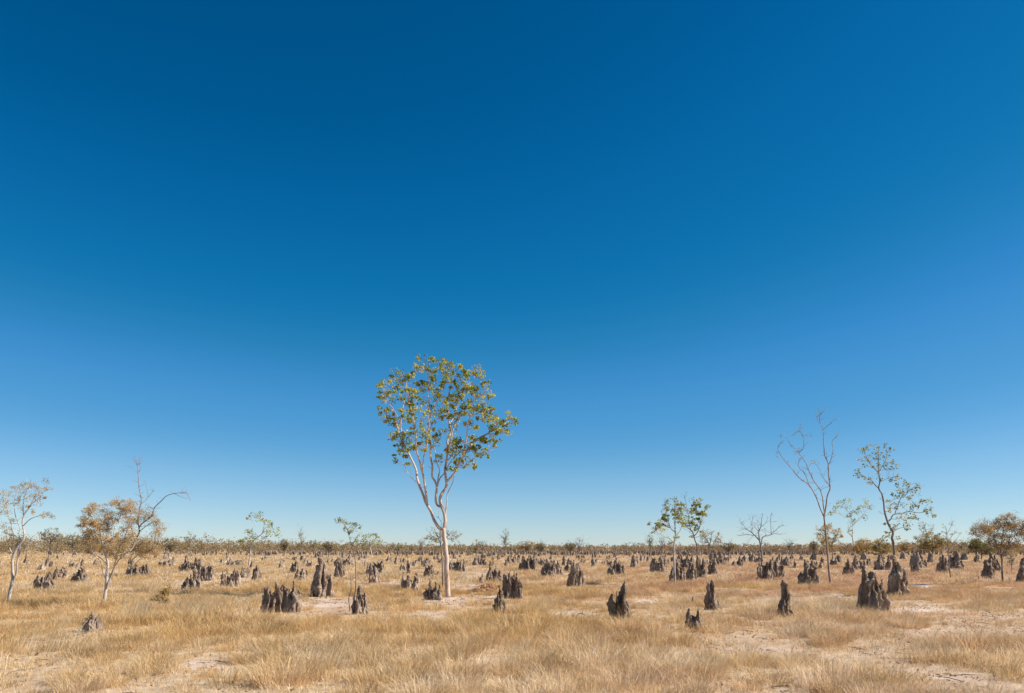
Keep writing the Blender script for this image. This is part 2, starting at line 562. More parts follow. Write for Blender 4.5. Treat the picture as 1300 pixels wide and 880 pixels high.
# base y px, [(x px, top y px, half width px)...], label, optional group
GM = 'grey termite mounds on the grass plain'
HERO = [
    (751, [(49.5, 733, 4), (53, 736, 3), (61, 728, 4.5), (66, 735, 3.5)], 'twin grey mound, rounded left lobe and pointed right spire, near the leaning white-trunked tree'),
    (737, [(71, 722, 2.5), (75, 722, 3), (79, 720, 3), (83, 725, 3)], 'four-spired termite mound standing behind the twin rounded mound'),
    (743, [(94, 732, 2.5), (98, 725, 3), (103, 722, 3.2), (108, 730, 3)], 'wide jagged grey mound between the twin mound and the orange-leaved tree'),
    (723, [(90, 712, 2.2), (95, 714, 2.2), (99, 716, 2)], 'low three-peaked mound behind the wide jagged mound left of the orange-leaved tree'),
    (722, [(104, 711, 2.2)], 'slim single spire beside the low three-peaked mound left of the orange-leaved tree'),
    (716, [(31, 710, 1.5), (33, 704, 1.4), (35, 712, 1.6)], 'small distant mound with one thin tall peak, right of the leaning white trunk'),
    (719, [(1, 712, 2.2)], 'small dark mound at the far left edge of the plain'),
    (724, [(51, 719, 2), (54, 716, 2.6)], 'leaning low mound at the foot of the small olive tree'),
    (802, [(112, 786, 4), (118, 780, 5), (123, 782, 4)], 'blunt grey mound low in the grass in front of the orange-leaved tree'),
    (732, [(164, 719, 3), (170, 722, 3), (175, 718, 3), (181, 719, 2.8), (188, 717, 3)], 'long row-shaped mound with a dark right spire under the dead arching tree'),
    (751, [(235, 738, 4), (239, 735, 3.5), (246, 726, 3.2), (251, 733, 3)], 'dark domed mound, front of the cluster left of the slender green-topped tree'),
    (738, [(251, 718, 3), (256, 717, 3.2), (261, 719, 3), (266, 716, 2.8), (270, 718, 2.4)], 'tall many-spired grey mound directly behind the dark domed mound'),
    (727, [(231, 716, 2.4), (236, 708, 3.2), (241, 714, 2.6), (250, 711, 3)], 'dark-topped mound at the back of the cluster behind the dark domed mound'),
    (745, [(284, 728, 2.5), (288, 725, 2.5), (293, 730, 2.5), (298, 724, 2.8), (302, 727, 2.4)], 'row of thin grey spires with a split middle, left of the slender green-topped tree'),
    (733, [(309, 720, 2.8), (314, 722, 2.6)], 'pale two-humped mound just left of the slender green-topped tree'),
    (739, [(322, 723, 3), (326.5, 720, 3.4)], 'rounded dark mound just right of the slender green-topped tree'),
    (720, [(203, 711, 1.8), (209, 712, 2), (215, 710, 2), (220, 713, 1.8)], 'pale low comb-shaped mound right of the dead arching tree'),
    (718, [(290, 711, 1.8), (295, 712, 1.8), (301, 711, 1.8), (307, 711, 1.8)], 'pale low comb-shaped mound behind the slender green-topped tree'),
    (716, [(281, 710, 2), (285, 709, 2)], 'small dark double-peaked mound left of the pale comb-shaped mound'),
    (723, [(319, 713, 2.5)], 'single dark stump of a mound at the foot of the slender green-topped tree'),
    (778, [(337, 748, 3.6), (342, 749, 4), (348, 753, 4), (354, 741, 4), (360, 744, 4), (366, 750, 3.6), (374, 741, 3.8), (377.5, 752, 3)], 'broad low castle-like grey mound with a pitted left side in the near grass'),
    (758, [(399, 739, 3.2), (402, 724, 3.4), (405.5, 714, 3.4), (409, 718, 3), (414, 718, 4), (419, 730, 2.6)], 'tall dark-faced arched mound with sloping left ridge'),
    (728, [(371, 716, 2), (376, 712, 2.5)], 'slim mound at the back left of the tall dark-faced arched mound'),
    (737, [(378.5, 722, 3.2), (384, 723, 3), (389, 725, 2.2)], 'mound with a dark left spire just left of the tall arched mound'),
    (718, [(388, 709, 3.4)], 'small dark dome of a mound behind and left of the tall arched mound'),
    (734, [(428, 714, 2.8), (432, 711, 3), (435.5, 717, 2.5)], 'knobbly grey mound between the tall arched mound and the two-stemmed sapling'),
    (780, [(448.5, 765, 2.2), (451, 758, 2.4), (457, 747, 4), (462, 756, 3.4), (465, 765, 2.4)], 'pointed pale grey mound at the foot of the two-stemmed sapling'),
    (741, [(473, 721, 3), (477, 720, 3.2)], 'blocky dark mound in front of a grey ridge, right of the two-stemmed sapling'),
    (731, [(468, 716, 2.2), (474, 715, 2.2), (480, 711, 2.8), (485, 711, 2.6)], 'grey ridge-shaped mound just behind the blocky dark mound'),
    (718, [(503, 706, 2.3)], 'lone thin dark spire left of the tall green tree'),
    (720, [(525, 712, 1.8), (528, 711, 2)], 'small twin-tipped mound left of the tall green tree, behind a dark pair'),
    (727, [(510, 717, 2), (514, 716, 2.1)], 'pair of small dark rounded lobes on a mound beside a grey finger'),
    (730, [(519, 710, 1.9), (520, 719, 2)], 'slender grey finger of a mound beside the pair of small dark lobes'),
    (750, [(513, 728, 2), (518, 733, 3.6), (523, 743, 2.4), (528, 729, 3.8)], 'mound of two dark standing lobes in bare earth left of the tall green tree'),
    (762, [(541, 749, 2.5), (546, 739, 2.8), (550, 748, 2.6), (554, 741, 3), (558, 744, 2)], 'crown-like jagged mound at the foot of the tall green tree'),
    (734, [(540, 721, 2.2), (545, 717, 2.4), (549, 719, 2.2), (556, 725, 2)], 'low jagged grey mound directly behind the crown-like mound by the tall tree'),
    (726, [(572, 713, 2.5), (577, 715, 2.5), (581, 712, 2.6), (585, 713, 2.6), (590, 712, 2.2)], 'wide dark comb of spires just right of the tall green tree trunk'),
    (718, [(603, 707, 2), (607, 705, 2.2)], 'small two-tipped mound behind the heap of fallen leaves'),
    (739, [(622, 716, 2.8), (625, 725, 3), (630, 721, 3), (634, 725, 2.4)], 'dark mound with a narrow left peak just behind the heap of fallen leaves'),
    (741, [(610, 733, 1.5), (612.5, 729, 1.8)], 'tiny pale spire at the left end of the heap of fallen leaves'),
    (719, [(643, 711, 2.5)], 'squat dark mound far behind the knobbly double mound right of the leaf heap'),
    (780, [(629.5, 763, 2.6), (634, 746, 4.2), (638.5, 756, 3.4)], 'furrowed dark grey mound, front one of the pair right of the leaf heap'),
    (760, [(643, 731, 3.4), (647, 727, 3.4), (652, 728, 3.6), (657, 731, 3.4), (660, 739, 2.6)], 'tall pale pitted mound, back one of the pair right of the leaf heap'),
    (725, [(661, 716, 2), (665, 709, 3), (670, 708, 3), (674.5, 707, 3), (678, 708, 2.3)], 'block of upright grey columns behind the tall pale pitted mound'),
    (733, [(689.5, 726, 2.5), (692, 717, 3), (695.5, 712, 3), (699, 715, 3), (702, 717, 2.4)], 'pyramid-shaped cluster of dark spires, first of four mounds in a row'),
    (730, [(706, 717, 3), (710, 713, 3.3), (713, 721, 2.2)], 'dark solid mound, second of four mounds in a row'),
    (726, [(719, 719, 2.8), (722, 711, 3), (725, 713, 2.6)], 'dark mound with one raised peak, third of four mounds in a row'),
    (745, [(723, 730, 2.8), (727, 713, 3.4), (731, 721, 3), (735, 719, 3.4), (739, 727, 2.8)], 'fluted grey mound with a tall left peak, last of four mounds in a row'),
    (731, [(775, 719, 2.8), (781, 711, 3), (786, 714, 2.6), (790, 719, 2)], 'low stepped mound with a dark left block, behind the pointed near mound'),
    (721, [(802, 709, 2.2), (805.5, 705, 2.4), (809, 709, 2)], 'columned grey mound in the middle distance right of the stepped mound'),
    (794, [(778, 760, 3.4), (782, 753, 3), (789, 741, 4), (794, 756, 3), (797, 765, 2.2)], 'sharply pointed dark furrowed mound in the near centre of the plain'),
    (727, [(829, 709, 2.4), (832, 710, 3), (836, 716, 3), (840, 710, 3), (845, 715, 2.8)], 'broad grey mound left of the two green-topped trees'),
    (713, [(823, 706, 2.2)], 'small dark mound far left of the two green-topped trees'),
    (742, [(853, 720, 3), (855, 727, 2.2)], 'narrow dark mound at the foot of the left green-topped tree'),
    (740, [(860, 716, 3), (864, 714, 3), (867.5, 722, 2.5)], 'dark ridged mound between the two green-topped trees'),
    (738, [(874, 722, 3), (879, 717, 3.4), (883, 722, 3)], 'rough dark mound below the right green-topped tree'),
    (733, [(887, 708, 3), (891, 711, 3.4), (894.5, 717, 2.2)], 'leaning dark mound just right of the right green-topped tree trunk'),
    (724, [(866, 708, 2.6), (871, 707, 2.6), (876, 711, 2.6)], 'ragged row of spires behind the rough dark mound between the green-topped trees'),
    (730, [(903, 717, 2.5), (907, 712, 3)], 'upright double slab of a mound under the small sparse orange tree'),
    (775, [(898.5, 744, 3.4), (904, 741, 4), (908, 757, 3)], 'dark two-horned mound standing alone in front of the green-topped trees'),
    (769, [(879, 758, 1.9)], 'tiny lone dark spike left of the two-horned mound'),
    (802, [(874, 774, 3), (884, 777, 4), (889, 788, 3)], 'two small dark pointed humps low in the nearest grass right of centre'),
    (714, [(945, 706, 3.8)], 'small dark domed mound left of the bare dead tree'),
    (714, [(951, 707, 1.8), (953.5, 702, 2.2)], 'small dark pointed mound beside the domed one left of the bare dead tree'),
    (710, [(915, 701, 2.2), (920, 702, 2)], 'far dark double mound right of the small sparse orange tree'),
    (737, [(964, 717, 2.4), (968, 713, 2.8), (973, 714, 2.8), (979, 713, 3)], 'curtain-like grey mound at the foot of the bare dead tree'),
    (735, [(986, 713, 3), (989, 720, 2.6), (993, 718, 3)], 'dark two-peaked mound just right of the curtain-like mound'),
    (783, [(993, 740, 3.4), (997, 745, 3), (999, 757, 3), (1002, 768, 2.6)], 'narrow tall mound like a standing figure in the near grass'),
    (745, [(1018, 727, 2.8), (1021, 714, 4), (1027, 722, 3.8), (1033, 721, 3.8), (1037.5, 730, 2.8)], 'hulking dark mound left of the tall bare forked tree'),
    (724, [(1041, 715, 2.6)], 'small dark knob of a mound behind the hulking mound by the bare forked tree'),
    (714, [(1066, 705, 3.6)], 'dark rounded mound behind the tall bare forked tree, right side'),
    (718, [(1056, 711, 2), (1060, 708, 2)], 'small twin mound touching the right side of the tall bare forked trunk'),
    (731, [(1073.5, 716, 2.8), (1077, 712, 2.8), (1081, 719, 2.6)], 'peaked brown mound between the bare forked tree and the big slab mound'),
    (724, [(1086, 707, 3), (1092, 710, 2.8), (1097, 713, 2.4)], 'ragged dark mound under the pale green tree with white trunk'),
    (711, [(1098, 702, 3.4)], 'dark domed mound in front of the golden thicket'),
    (719, [(1102, 710, 1.8), (1105, 709, 2)], 'small pointed mound below the dark dome in front of the golden thicket'),
    (779, [(1090.5, 743, 2.6), (1096, 721, 4), (1100, 727, 3), (1106, 731, 5.4), (1111.5, 732, 5), (1120, 739, 2.2), (1125, 753, 2.8)], 'biggest near mound, a dark slab with a hooded left spire and thin right spires'),
    (724, [(1116, 706, 3), (1122, 711, 2.8), (1128, 708, 2.8)], 'dark trident-shaped mound behind the biggest slab mound'),
    (758, [(1133, 728, 2.8), (1136, 710, 3.6), (1141, 717, 3.6), (1145.5, 726, 3.4), (1149, 740, 2.4)], 'tent-shaped mound wrapped round the foot of the tall two-crowned tree'),
    (711, [(1018, 703, 2.3)], 'small far mound left of a stubby spire behind the hulking mound'),
    (712, [(1030, 706, 2), (1033, 701, 2.4)], 'stubby spire far behind the hulking mound'),
    (719, [(993, 706, 2.2), (998, 707, 2.4), (1002, 710, 2.2)], 'dark clustered mound behind the two-peaked mound right of the dead tree'),
    (721, [(1160, 702, 3), (1165, 703, 3.2), (1170, 705, 3.2), (1174.5, 711, 2)], 'dark hunched mound behind a small forked one, right of the two-crowned tree'),
    (727, [(1158, 718, 1.8), (1163, 716, 2.8)], 'small forked mound in front of the dark hunched mound'),
    (716, [(1181, 701, 2.8), (1183.5, 708, 2.4)], 'upright dark mound under the olive bush'),
    (729, [(1193, 716, 2.8), (1197, 705, 3), (1201, 709, 2.8)], 'ribbed mound with a steep left shoulder at the foot of the thin sparse tree'),
    (725, [(1207, 706, 2.8), (1212, 702, 3.2), (1216, 711, 2.5), (1221, 715, 2)], 'ribbed mound sloping down to the right behind the thin sparse tree'),
    (711, [(1223, 703, 3)], 'small dark dome between the thin sparse tree and the dark green bush'),
    (710, [(1147, 701, 2.8)], 'small far dome just right of the two-crowned tree'),
    (714, [(1240, 702, 2.5)], 'dark little mound below the dark green bush'),
    (736, [(1252, 713, 4.2), (1257, 713, 4.2)], 'smooth dark rounded mound left of the spreading brown tree'),
    (728, [(1259, 704, 2.6), (1263, 706, 2.6), (1266, 712, 2)], 'rough columned mound right behind the smooth rounded one'),
    (742, [(1296, 718, 3.4), (1300, 708, 4), (1304, 715, 3.4)], 'tall dark mound at the far right edge of the plain'),
]

occupied = []
for i, (by, sp, lab) in enumerate(HERO):
    D = dist(by)
    cx = sum(s[0] for s in sp) / len(sp)
    spm = [((x - cx) * D / F, (by - ty) * D / F * 1.10 + 0.03, hw * D / F * 1.1) for x, ty, hw in sp]
    hm = max(s[1] for s in spm)
    me = mound_mesh(spm, 100 + i, 0.017 if D < 32 else 0.028 if D < 60 else 0.05)
    o = link('termite_mound', me, None, ((cx - CX) * D / F, D, 0))
    tag(o, lab, 'termite mound', GM)
    for x, ty, hw in sp:
        occupied.append((x, by, hw))

occupied.append((617, 753, 17))
# prototypes for the distant ones
protos = []
rng = random.Random(5)
for k in range(16):
    n = [1, 1, 2, 2, 3, 3, 4, 5][k % 8]
    sp = []
    x = 0
    hh = rng.uniform(0.75, 1.05)
    for j in range(n):
        r = rng.uniform(.10, .17) if n > 1 else rng.uniform(.17, .27)
        sp.append((x, hh * rng.uniform(.62, 1.0), r))
        x += r * rng.uniform(1.2, 1.7)
    sp = [(a - x / 2, b, c) for a, b, c in sp]
    protos.append(mound_mesh(sp, 900 + k, 0.05))

ZONES = [(0, 130, 'behind the leaning white-trunked tree'), (130, 260, 'behind the orange-leaved tree'), (260, 400, 'behind the slender green-topped tree'),
         (400, 500, 'behind the two-stemmed sapling'), (500, 640, 'behind the tall green tree'), (640, 810, 'behind the tall pale pitted mound'),
         (810, 930, 'behind the two green-topped trees'), (930, 1045, 'behind the bare dead tree'), (1045, 1150, 'in front of the golden thicket'), (1150, 1310, 'near the olive and dark green bushes')]


def dens(x):
    return float(np.interp(x, [0, 150, 230, 350, 450, 600, 700, 850, 950, 1060, 1120, 1300], [.15, .2, .5, .7, 1, 1, 1.5, 1.3, 1.4, .6, .3, .35]))


made = 0
tries = 0
far_spots = []
while made < 205 and tries < 20000:
    tries += 1
    px = rng.uniform(-5, 1305)
    if rng.random() > dens(px) / 1.5:
        continue
    py = 705 + 17 * rng.random() ** 1.15
    if any(abs(px - a) < b_ + 3 and abs(py - c_) < 4 for a, c_, b_ in occupied):
        continue
    if any(abs(px - a) < 4.5 and abs(py - b_) < 1.2 for a, b_ in far_spots):
        continue
    far_spots.append((px, py))
    D = dist(py)
    k = rng.randrange(16)
    o = bpy.data.objects.new('termite_mound', protos[k])
    C.objects.link(o)
    s = rng.uniform(.55, 1.15)
    o.location = ((px - CX) * D / F, D, -0.02)
    o.rotation_euler = (0, 0, rng.uniform(-.5, .5) + (math.pi if rng.random() < .5 else 0))
    o.scale = (s * rng.uniform(.85, 1.15), s, s * rng.uniform(.85, 1.15))
    z = next((z_[2] for z_ in ZONES if z_[0] <= px < z_[1]), ZONES[0][2] if px < 0 else ZONES[-1][2])
    nn_ = [1, 1, 2, 2, 3, 3, 4, 5][k % 8]
    kind = 'single-spired' if nn_ == 1 else 'two-spired' if nn_ == 2 else 'many-spired'
    tag(o, f'small distant {kind} grey mound {z}', 'termite mound', f'distant {kind} mounds {z}')
    made += 1

# the innumerable farthest mounds: one mass
mb = MB()
pv = []
for me in protos[:8]:
    v = np.empty(len(me.vertices) * 3, np.float32)
    me.vertices.foreach_get('co', v)
    md_v = v.reshape(-1, 3)
    fq = np.array([list(p.vertices) for p in me.polygons if len(p.vertices) == 4])
    pv.append((md_v, fq))
# coarse versions for the mass
coarse = []
for k in range(8):
    m2 = MB()
    r2 = random.Random(40 + k)
    for j in range(1 + k % 4):
        spire_shell(m2, j * .26, 0, r2.uniform(.65, 1.1), r2.uniform(.10, .18), r2, blunt=r2.random())
    coarse.append((np.concatenate(m2.v), np.concatenate(m2.q), np.concatenate(m2.t)))
cnt = 0
while cnt < 1900:
    px = rng.uniform(-150, 1450)
    if rng.random() > dens(px) / 1.5:
        continue
    py = 699.3 + 6.2 * rng.random()
    D = dist(py)
    v, q_, t_ = coarse[rng.randrange(8)]
    s = rng.uniform(.7, 1.2)
    mb.add(v * s + np.array([(px - CX) * D / F, D, 0]), q_, t_)
    cnt += 1
o = link('distant_termite_mounds', mb.mesh('distant_termite_mounds', M_MOUND, smooth=True))
tag(o, 'countless tiny grey termite mounds dotting the plain before the scrub', 'termite mounds', None, 'stuff')

# ------------------------------------------------------------------ trees
nprng = np.random.default_rng(3)


def leaves(mb, centres, radii, n_each, size, cols, rng_, aspect=0.62, flat=0.8, hang=0.0):
    """small folded leaf blades scattered round each centre"""
    cs = np.repeat(np.asarray(centres, float), n_each, 0)
    rs = np.repeat(np.asarray(radii, float), n_each)
    N = len(cs)
    if N == 0:
        return
    d = rng_.normal(size=(N, 3))
    d /= np.linalg.norm(d, axis=1)[:, None]
    st = rng_.uniform(.45, 1.45, (len(centres), 3)).repeat(n_each, 0)
    cs = cs + d * (rs * rng_.random(N) ** .5)[:, None] * st * np.array([1, 1, flat])
    ax = rng_.normal(size=(N, 3))
    ax[:, 2] -= hang
    ax /= np.linalg.norm(ax, axis=1)[:, None]
    up = rng_.normal(size=(N, 3))
    sd_ = np.cross(ax, up)
    sd_ /= np.linalg.norm(sd_, axis=1)[:, None] + 1e-9
    nr = np.cross(ax, sd_)
    L = size * rng_.uniform(.65, 1.3, N)[:, None]
    W = L * aspect * .5
    v = np.stack([cs - ax * L * .5, cs + sd_ * W + nr * L * .08, cs + ax * L * .5 - nr * L * .06, cs - sd_ * W + nr * L * .08], 1)
    cols = np.asarray(cols, float)
    ci = rng_.integers(0, len(cols), len(centres)).repeat(n_each)
    cj = rng_.integers(0, len(cols), N)
    mixw = rng_.random(N)[:, None] * .8
    c = cols[ci] * (1 - mixw) + cols[cj] * mixw
    c = c * rng_.uniform(.8, 1.2, N)[:, None]
    base = np.arange(N) * 4
    t = np.concatenate([np.stack([base, base + 1, base + 2], 1), np.stack([base, base + 2, base + 3], 1)])
    mb.add(v.reshape(-1, 3), None, t, np.repeat(c, 4, 0))


GREEN = [(.27, .31, .03), (.40, .41, .04), (.56, .51, .08), (.13, .17, .025), (.60, .52, .14)]
PALE = [(.26, .30, .10), (.38, .38, .15), (.48, .43, .20), (.18, .22, .08)]
MIXED = [(.26, .28, .08), (.42, .37, .12), (.54, .38, .13), (.17, .19, .06), (.56, .48, .24)]
ORANGE = [(.60, .34, .11), (.68, .44, .18), (.46, .27, .10), (.55, .40, .20), (.40, .30, .14)]
GREYTAN = [(.36, .28, .17), (.44, .33, .18), (.27, .22, .14), (.50, .34, .15), (.33, .29, .2)]
GOLD = [(.48, .33, .08), (.58, .40, .12), (.36, .26, .07), (.50, .32, .10)]
OLIVE = [(.26, .22, .08), (.36, .28, .11), (.42, .31, .13), (.18, .16, .06)]


def ell(ellipses, n, r, seed):
    rg = random.Random(seed)
    o_ = []
    ar = [e[2] * e[3] for e in ellipses]
    while len(o_) < n:
        e = rg.choices(ellipses, ar)[0]
        a, k = rg.uniform(0, 6.283), math.sqrt(rg.random())
        o_.append((e[0] + math.cos(a) * k * e[2], e[1] + math.sin(a) * k * e[3], r * rg.uniform(.6, 1.3)))
    return o_


def tree(name, label, base, branches, clusters, leafcols, bark, leaf_px=3.2, per=12, spread=1.0, cat='tree', group=None,
         twig=0.35, leafm=None, seed=1, depth_scale=1.0, thick=1.0, aspect=.62, fine=2, knob=.12, sub=4, hang=0.0, minleaf=0.05, side=30):
    """base: photo pixel of the foot; branches: [(points px, width px start, width px end)]; clusters: (px, py, r px)"""
    rg = random.Random(seed)
    nr = np.random.default_rng(seed)
    D = dist(base[1])
    s = D / F
    root = bpy.data.objects.new(name, None)
    C.objects.link(root)
    bx, by = (base[0] - CX) * s, D
    root.location = (bx, by, 0)
    tag(root, label, cat, group)
    org = np.array([bx, by, 0])
    tb = MB()
    allp, allr = [], []
    ys = [p[1] for b in branches for p in b[0]]
    H = max(base[1] - min(ys), 1) * s

    def at(px, py, dy):
        return P(px, py, D + dy)
    placed = []     # (px,py,dy)
    for bi, (pts, w0, w1) in enumerate(branches):
        # inherit depth from the nearest earlier point
        if placed:
            x0, y0 = pts[0]
            dy0 = min(placed, key=lambda q_: (q_[0] - x0) ** 2 + (q_[1] - y0) ** 2)[2]
        else:
            dy0 = 0.0
        ln = sum(math.dist(pts[k], pts[k + 1]) for k in range(len(pts) - 1)) * s
        end = rg.uniform(-.45, .45) * ln * depth_scale if bi else 0.0
        acc = 0
        P3, rad = [], []
        for k, p in enumerate(pts):
            if k:
                acc += math.dist(pts[k - 1], p) * s
            f = acc / max(ln, 1e-6)
            dy = dy0 + end * f
            P3.append(at(p[0], p[1], dy))
            rad.append((w0 * (1 - f) + w1 * f) * .5 * s * thick)
        if bi == 0:
            P3[0][2] = -0.08
            P3.insert(1, P3[0] * .75 + P3[1] * .25)
            rad.insert(1, rad[0])
            rad[0] *= 1.3
        sp_, sr = smooth_line(P3, rad, sub)
        kb = knob if w0 > 3 else knob * .35
        if ln > 0.3:
            wob = (0.02 if bi else 0.004) * min(ln, 2)
            tt = np.linspace(0, 1, len(sp_))[:, None]
            sp_ = sp_ + wob * np.sin(tt * math.pi) * np.stack([vnoise(sp_[:, 2] * 3, bi, k_, seed) for k_ in (0, 5, 9)], 1)
        tube(tb, sp_, sr, 9 if w0 > 3 else 6, knob=kb, seed=seed + bi)
        for k in range(0, len(sp_)):
            p = sp_[k]
            placed.append((CX + p[0] / p[1] * F, HY - (p[2] - CAMH) / p[1] * F, p[1] - D))
            allp.append(p)
            allr.append(sr[k])
    allp = np.array(allp)
    allr = np.array(allr)
    # fine side twigs all along the thinner wood
    thin = [k for k in range(len(allp)) if allr[k] < 1.3 * s and allp[k][2] > H * .3]
    for j in range(side if thin else 0):
        k = rg.choice(thin)
        L = rg.uniform(3, 11) * s
        d0 = np.array([rg.gauss(0, 1), rg.gauss(0, 1), rg.uniform(0, 1.6)])
        d0 = d0 / np.linalg.norm(d0)
        bend = np.array([rg.gauss(0, .3), rg.gauss(0, .3), rg.uniform(-.1, .5)])
        a0 = allp[k]
        a1 = a0 + d0 * L * .5
        a2 = a1 + (d0 + bend) * L * .5
        r0 = min(allr[k] * .6, .28 * s)
        tube(tb, [a0, a1, a2], [r0, r0 * .7, r0 * .35], 3)
        for m in range(2):
            f_ = a1 + (a2 - a1) * rg.random()
            tube(tb, [f_, f_ + np.array([rg.gauss(0, 1), rg.gauss(0, 1), rg.uniform(-.3, 1.2)]) * L * .2], [r0 * .5, r0 * .25], 3)
    lb = MB()
    cen, rad = [], []
    for (px, py, r) in clusters:
        # nearest wood to this cluster, preferring wood below it
        spx = CX + allp[:, 0] / allp[:, 1] * F
        spy = HY - (allp[:, 2] - CAMH) / allp[:, 1] * F
        d = np.hypot(spx - px, spy - py) + np.where(spy < py, 6, 0) + nr.uniform(0, 5, len(spx))
        far_from_foot = spy < base[1] - (base[1] - min(ys)) * .22
        d = np.where(far_from_foot, d, d + 100)
        k = int(np.argmin(d))
        p0 = allp[k]
        dd = math.hypot(spx[k] - px, spy[k] - py) * s
        dy = (p0[1] - D) + rg.uniform(-1, 1) * (dd * .6 + r * s * 1.5) * depth_scale
        c = at(px, py, dy)
        cen.append(c)
        rad.append(r * s * spread)
        mid = p0 * .5 + c * .5 + np.array([rg.uniform(-.08, .08), rg.uniform(-.08, .08), rg.uniform(-.12, .02)]) * dd
        r0 = min(allr[k] * .8, twig * s * .9)
        pp, pr = smooth_line([p0, mid, c], [r0, r0 * .7, r0 * .35], 3)
        tube(tb, pp, pr, 4)
        for j in range(fine):
            e = c + nr.normal(size=3) * r * s * .75
            st = pp[rg.randrange(len(pp) // 2, len(pp))]
            tube(tb, [st, (st + e) / 2 + nr.normal(size=3) * .08 * r * s, e], [r0 * .45, r0 * .35, r0 * .2], 3)
    tm = tb.mesh('trunk', bark, org, smooth=True, colour=False)
    link('trunk', tm, root)
    if cen and per:
        leaves(lb, cen, rad, per, max(leaf_px * s, minleaf), leafcols, nr, aspect=aspect, hang=hang)
        link('crown', lb.mesh('crown', leafm or M_LEAF, org), root)
    return root


# --- the tall green tree, centre
MAIN_B = [
    ([(569, 758), (568, 745), (567, 733), (567, 720), (566.7, 708), (565.6, 697), (565, 689), (563.5, 680), (563, 671)], 8.6, 6.4),
    ([(563, 673), (557, 670), (551, 661), (547, 649), (541.7, 640), (537, 629), (533, 617), (530, 609), (527, 595), (521, 582), (514, 567), (507.5, 555), (504, 542), (500, 528), (497, 512)], 5.4, 1.4),
    ([(514, 567), (510, 550), (508, 535), (511, 518), (514, 503), (515, 492), (517, 483)], 2.6, 1),
    ([(542, 640), (541, 627), (539, 613), (536, 600), (534, 590), (530, 577), (528, 562), (526, 550), (525, 536), (521, 515), (518, 500), (516, 488)], 4, 1),
    ([(536, 598), (537, 587), (540, 573), (542, 560), (541, 550), (545, 538), (543, 525)], 2.4, 1),
    ([(535, 625), (531, 615), (522, 606), (517, 598), (512, 588)], 1.3, .5),
    ([(563, 675), (565, 662), (564, 651), (561, 643), (558.5, 635), (560, 628), (565, 619), (566, 608), (565, 598), (566.5, 587), (567.6, 573), (569, 561), (571.6, 545), (570, 530), (568, 510), (571, 495), (575, 480), (573, 470)], 5.8, 1),
    ([(561, 644), (555, 641), (553.5, 632), (555, 619), (552.5, 611), (549, 605), (548, 590), (547, 575), (546, 562), (544, 545), (545, 525), (544, 500), (545, 485), (543, 475), (545, 462), (545, 455)], 4, 1),
    ([(543, 476), (539, 467), (537, 460)], 1.4, .6),
    ([(555, 616), (556, 605), (557, 597), (553, 585), (552, 570), (549, 556)], 2, 1),
    ([(555, 619), (558, 607), (563, 601), (569, 592), (575, 583), (583, 575)], 2, 1),
    ([(566, 613), (572, 606), (580, 596), (584, 586), (590, 578), (597, 567), (603, 560), (612, 555), (622, 549), (634, 541), (645, 532)], 4, 1),
    ([(588, 580), (590, 565), (592, 552), (594, 540), (597, 528), (603, 518), (609, 510)], 2.6, 1),
    ([(567.6, 575), (572, 560), (577, 540), (585, 523), (595, 513), (603, 508), (610, 503), (618, 496)], 3, 1),
    ([(571, 495), (580, 485), (590, 475), (598, 470), (606, 470)], 1.6, .7),
    ([(545, 525), (553, 510), (560, 500), (565, 490), (563, 475)], 1.7, .7),
    ([(570, 540), (577, 527), (580, 510), (585, 495), (598, 485), (603, 478)], 2, .7),
    ([(553, 532), (548, 540), (545, 548)], 1.4, 1.4),
    ([(566, 655), (566.5, 640), (570, 622), (575, 611), (576, 603)], 2.2, 1),
    ([(566, 587), (572, 580), (575, 570), (573, 560), (578, 550)], 2, .8),
    ([(508, 535), (500, 520), (493, 508), (488, 498)], 1.4, .6),
    ([(500, 528), (492, 528), (486, 522)], 1.1, .5),
    ([(612, 555), (618, 562), (622, 572), (618, 578)], 1.2, .5),
    ([(597, 528), (610, 524), (622, 528), (632, 532)], 1.6, .7),
]
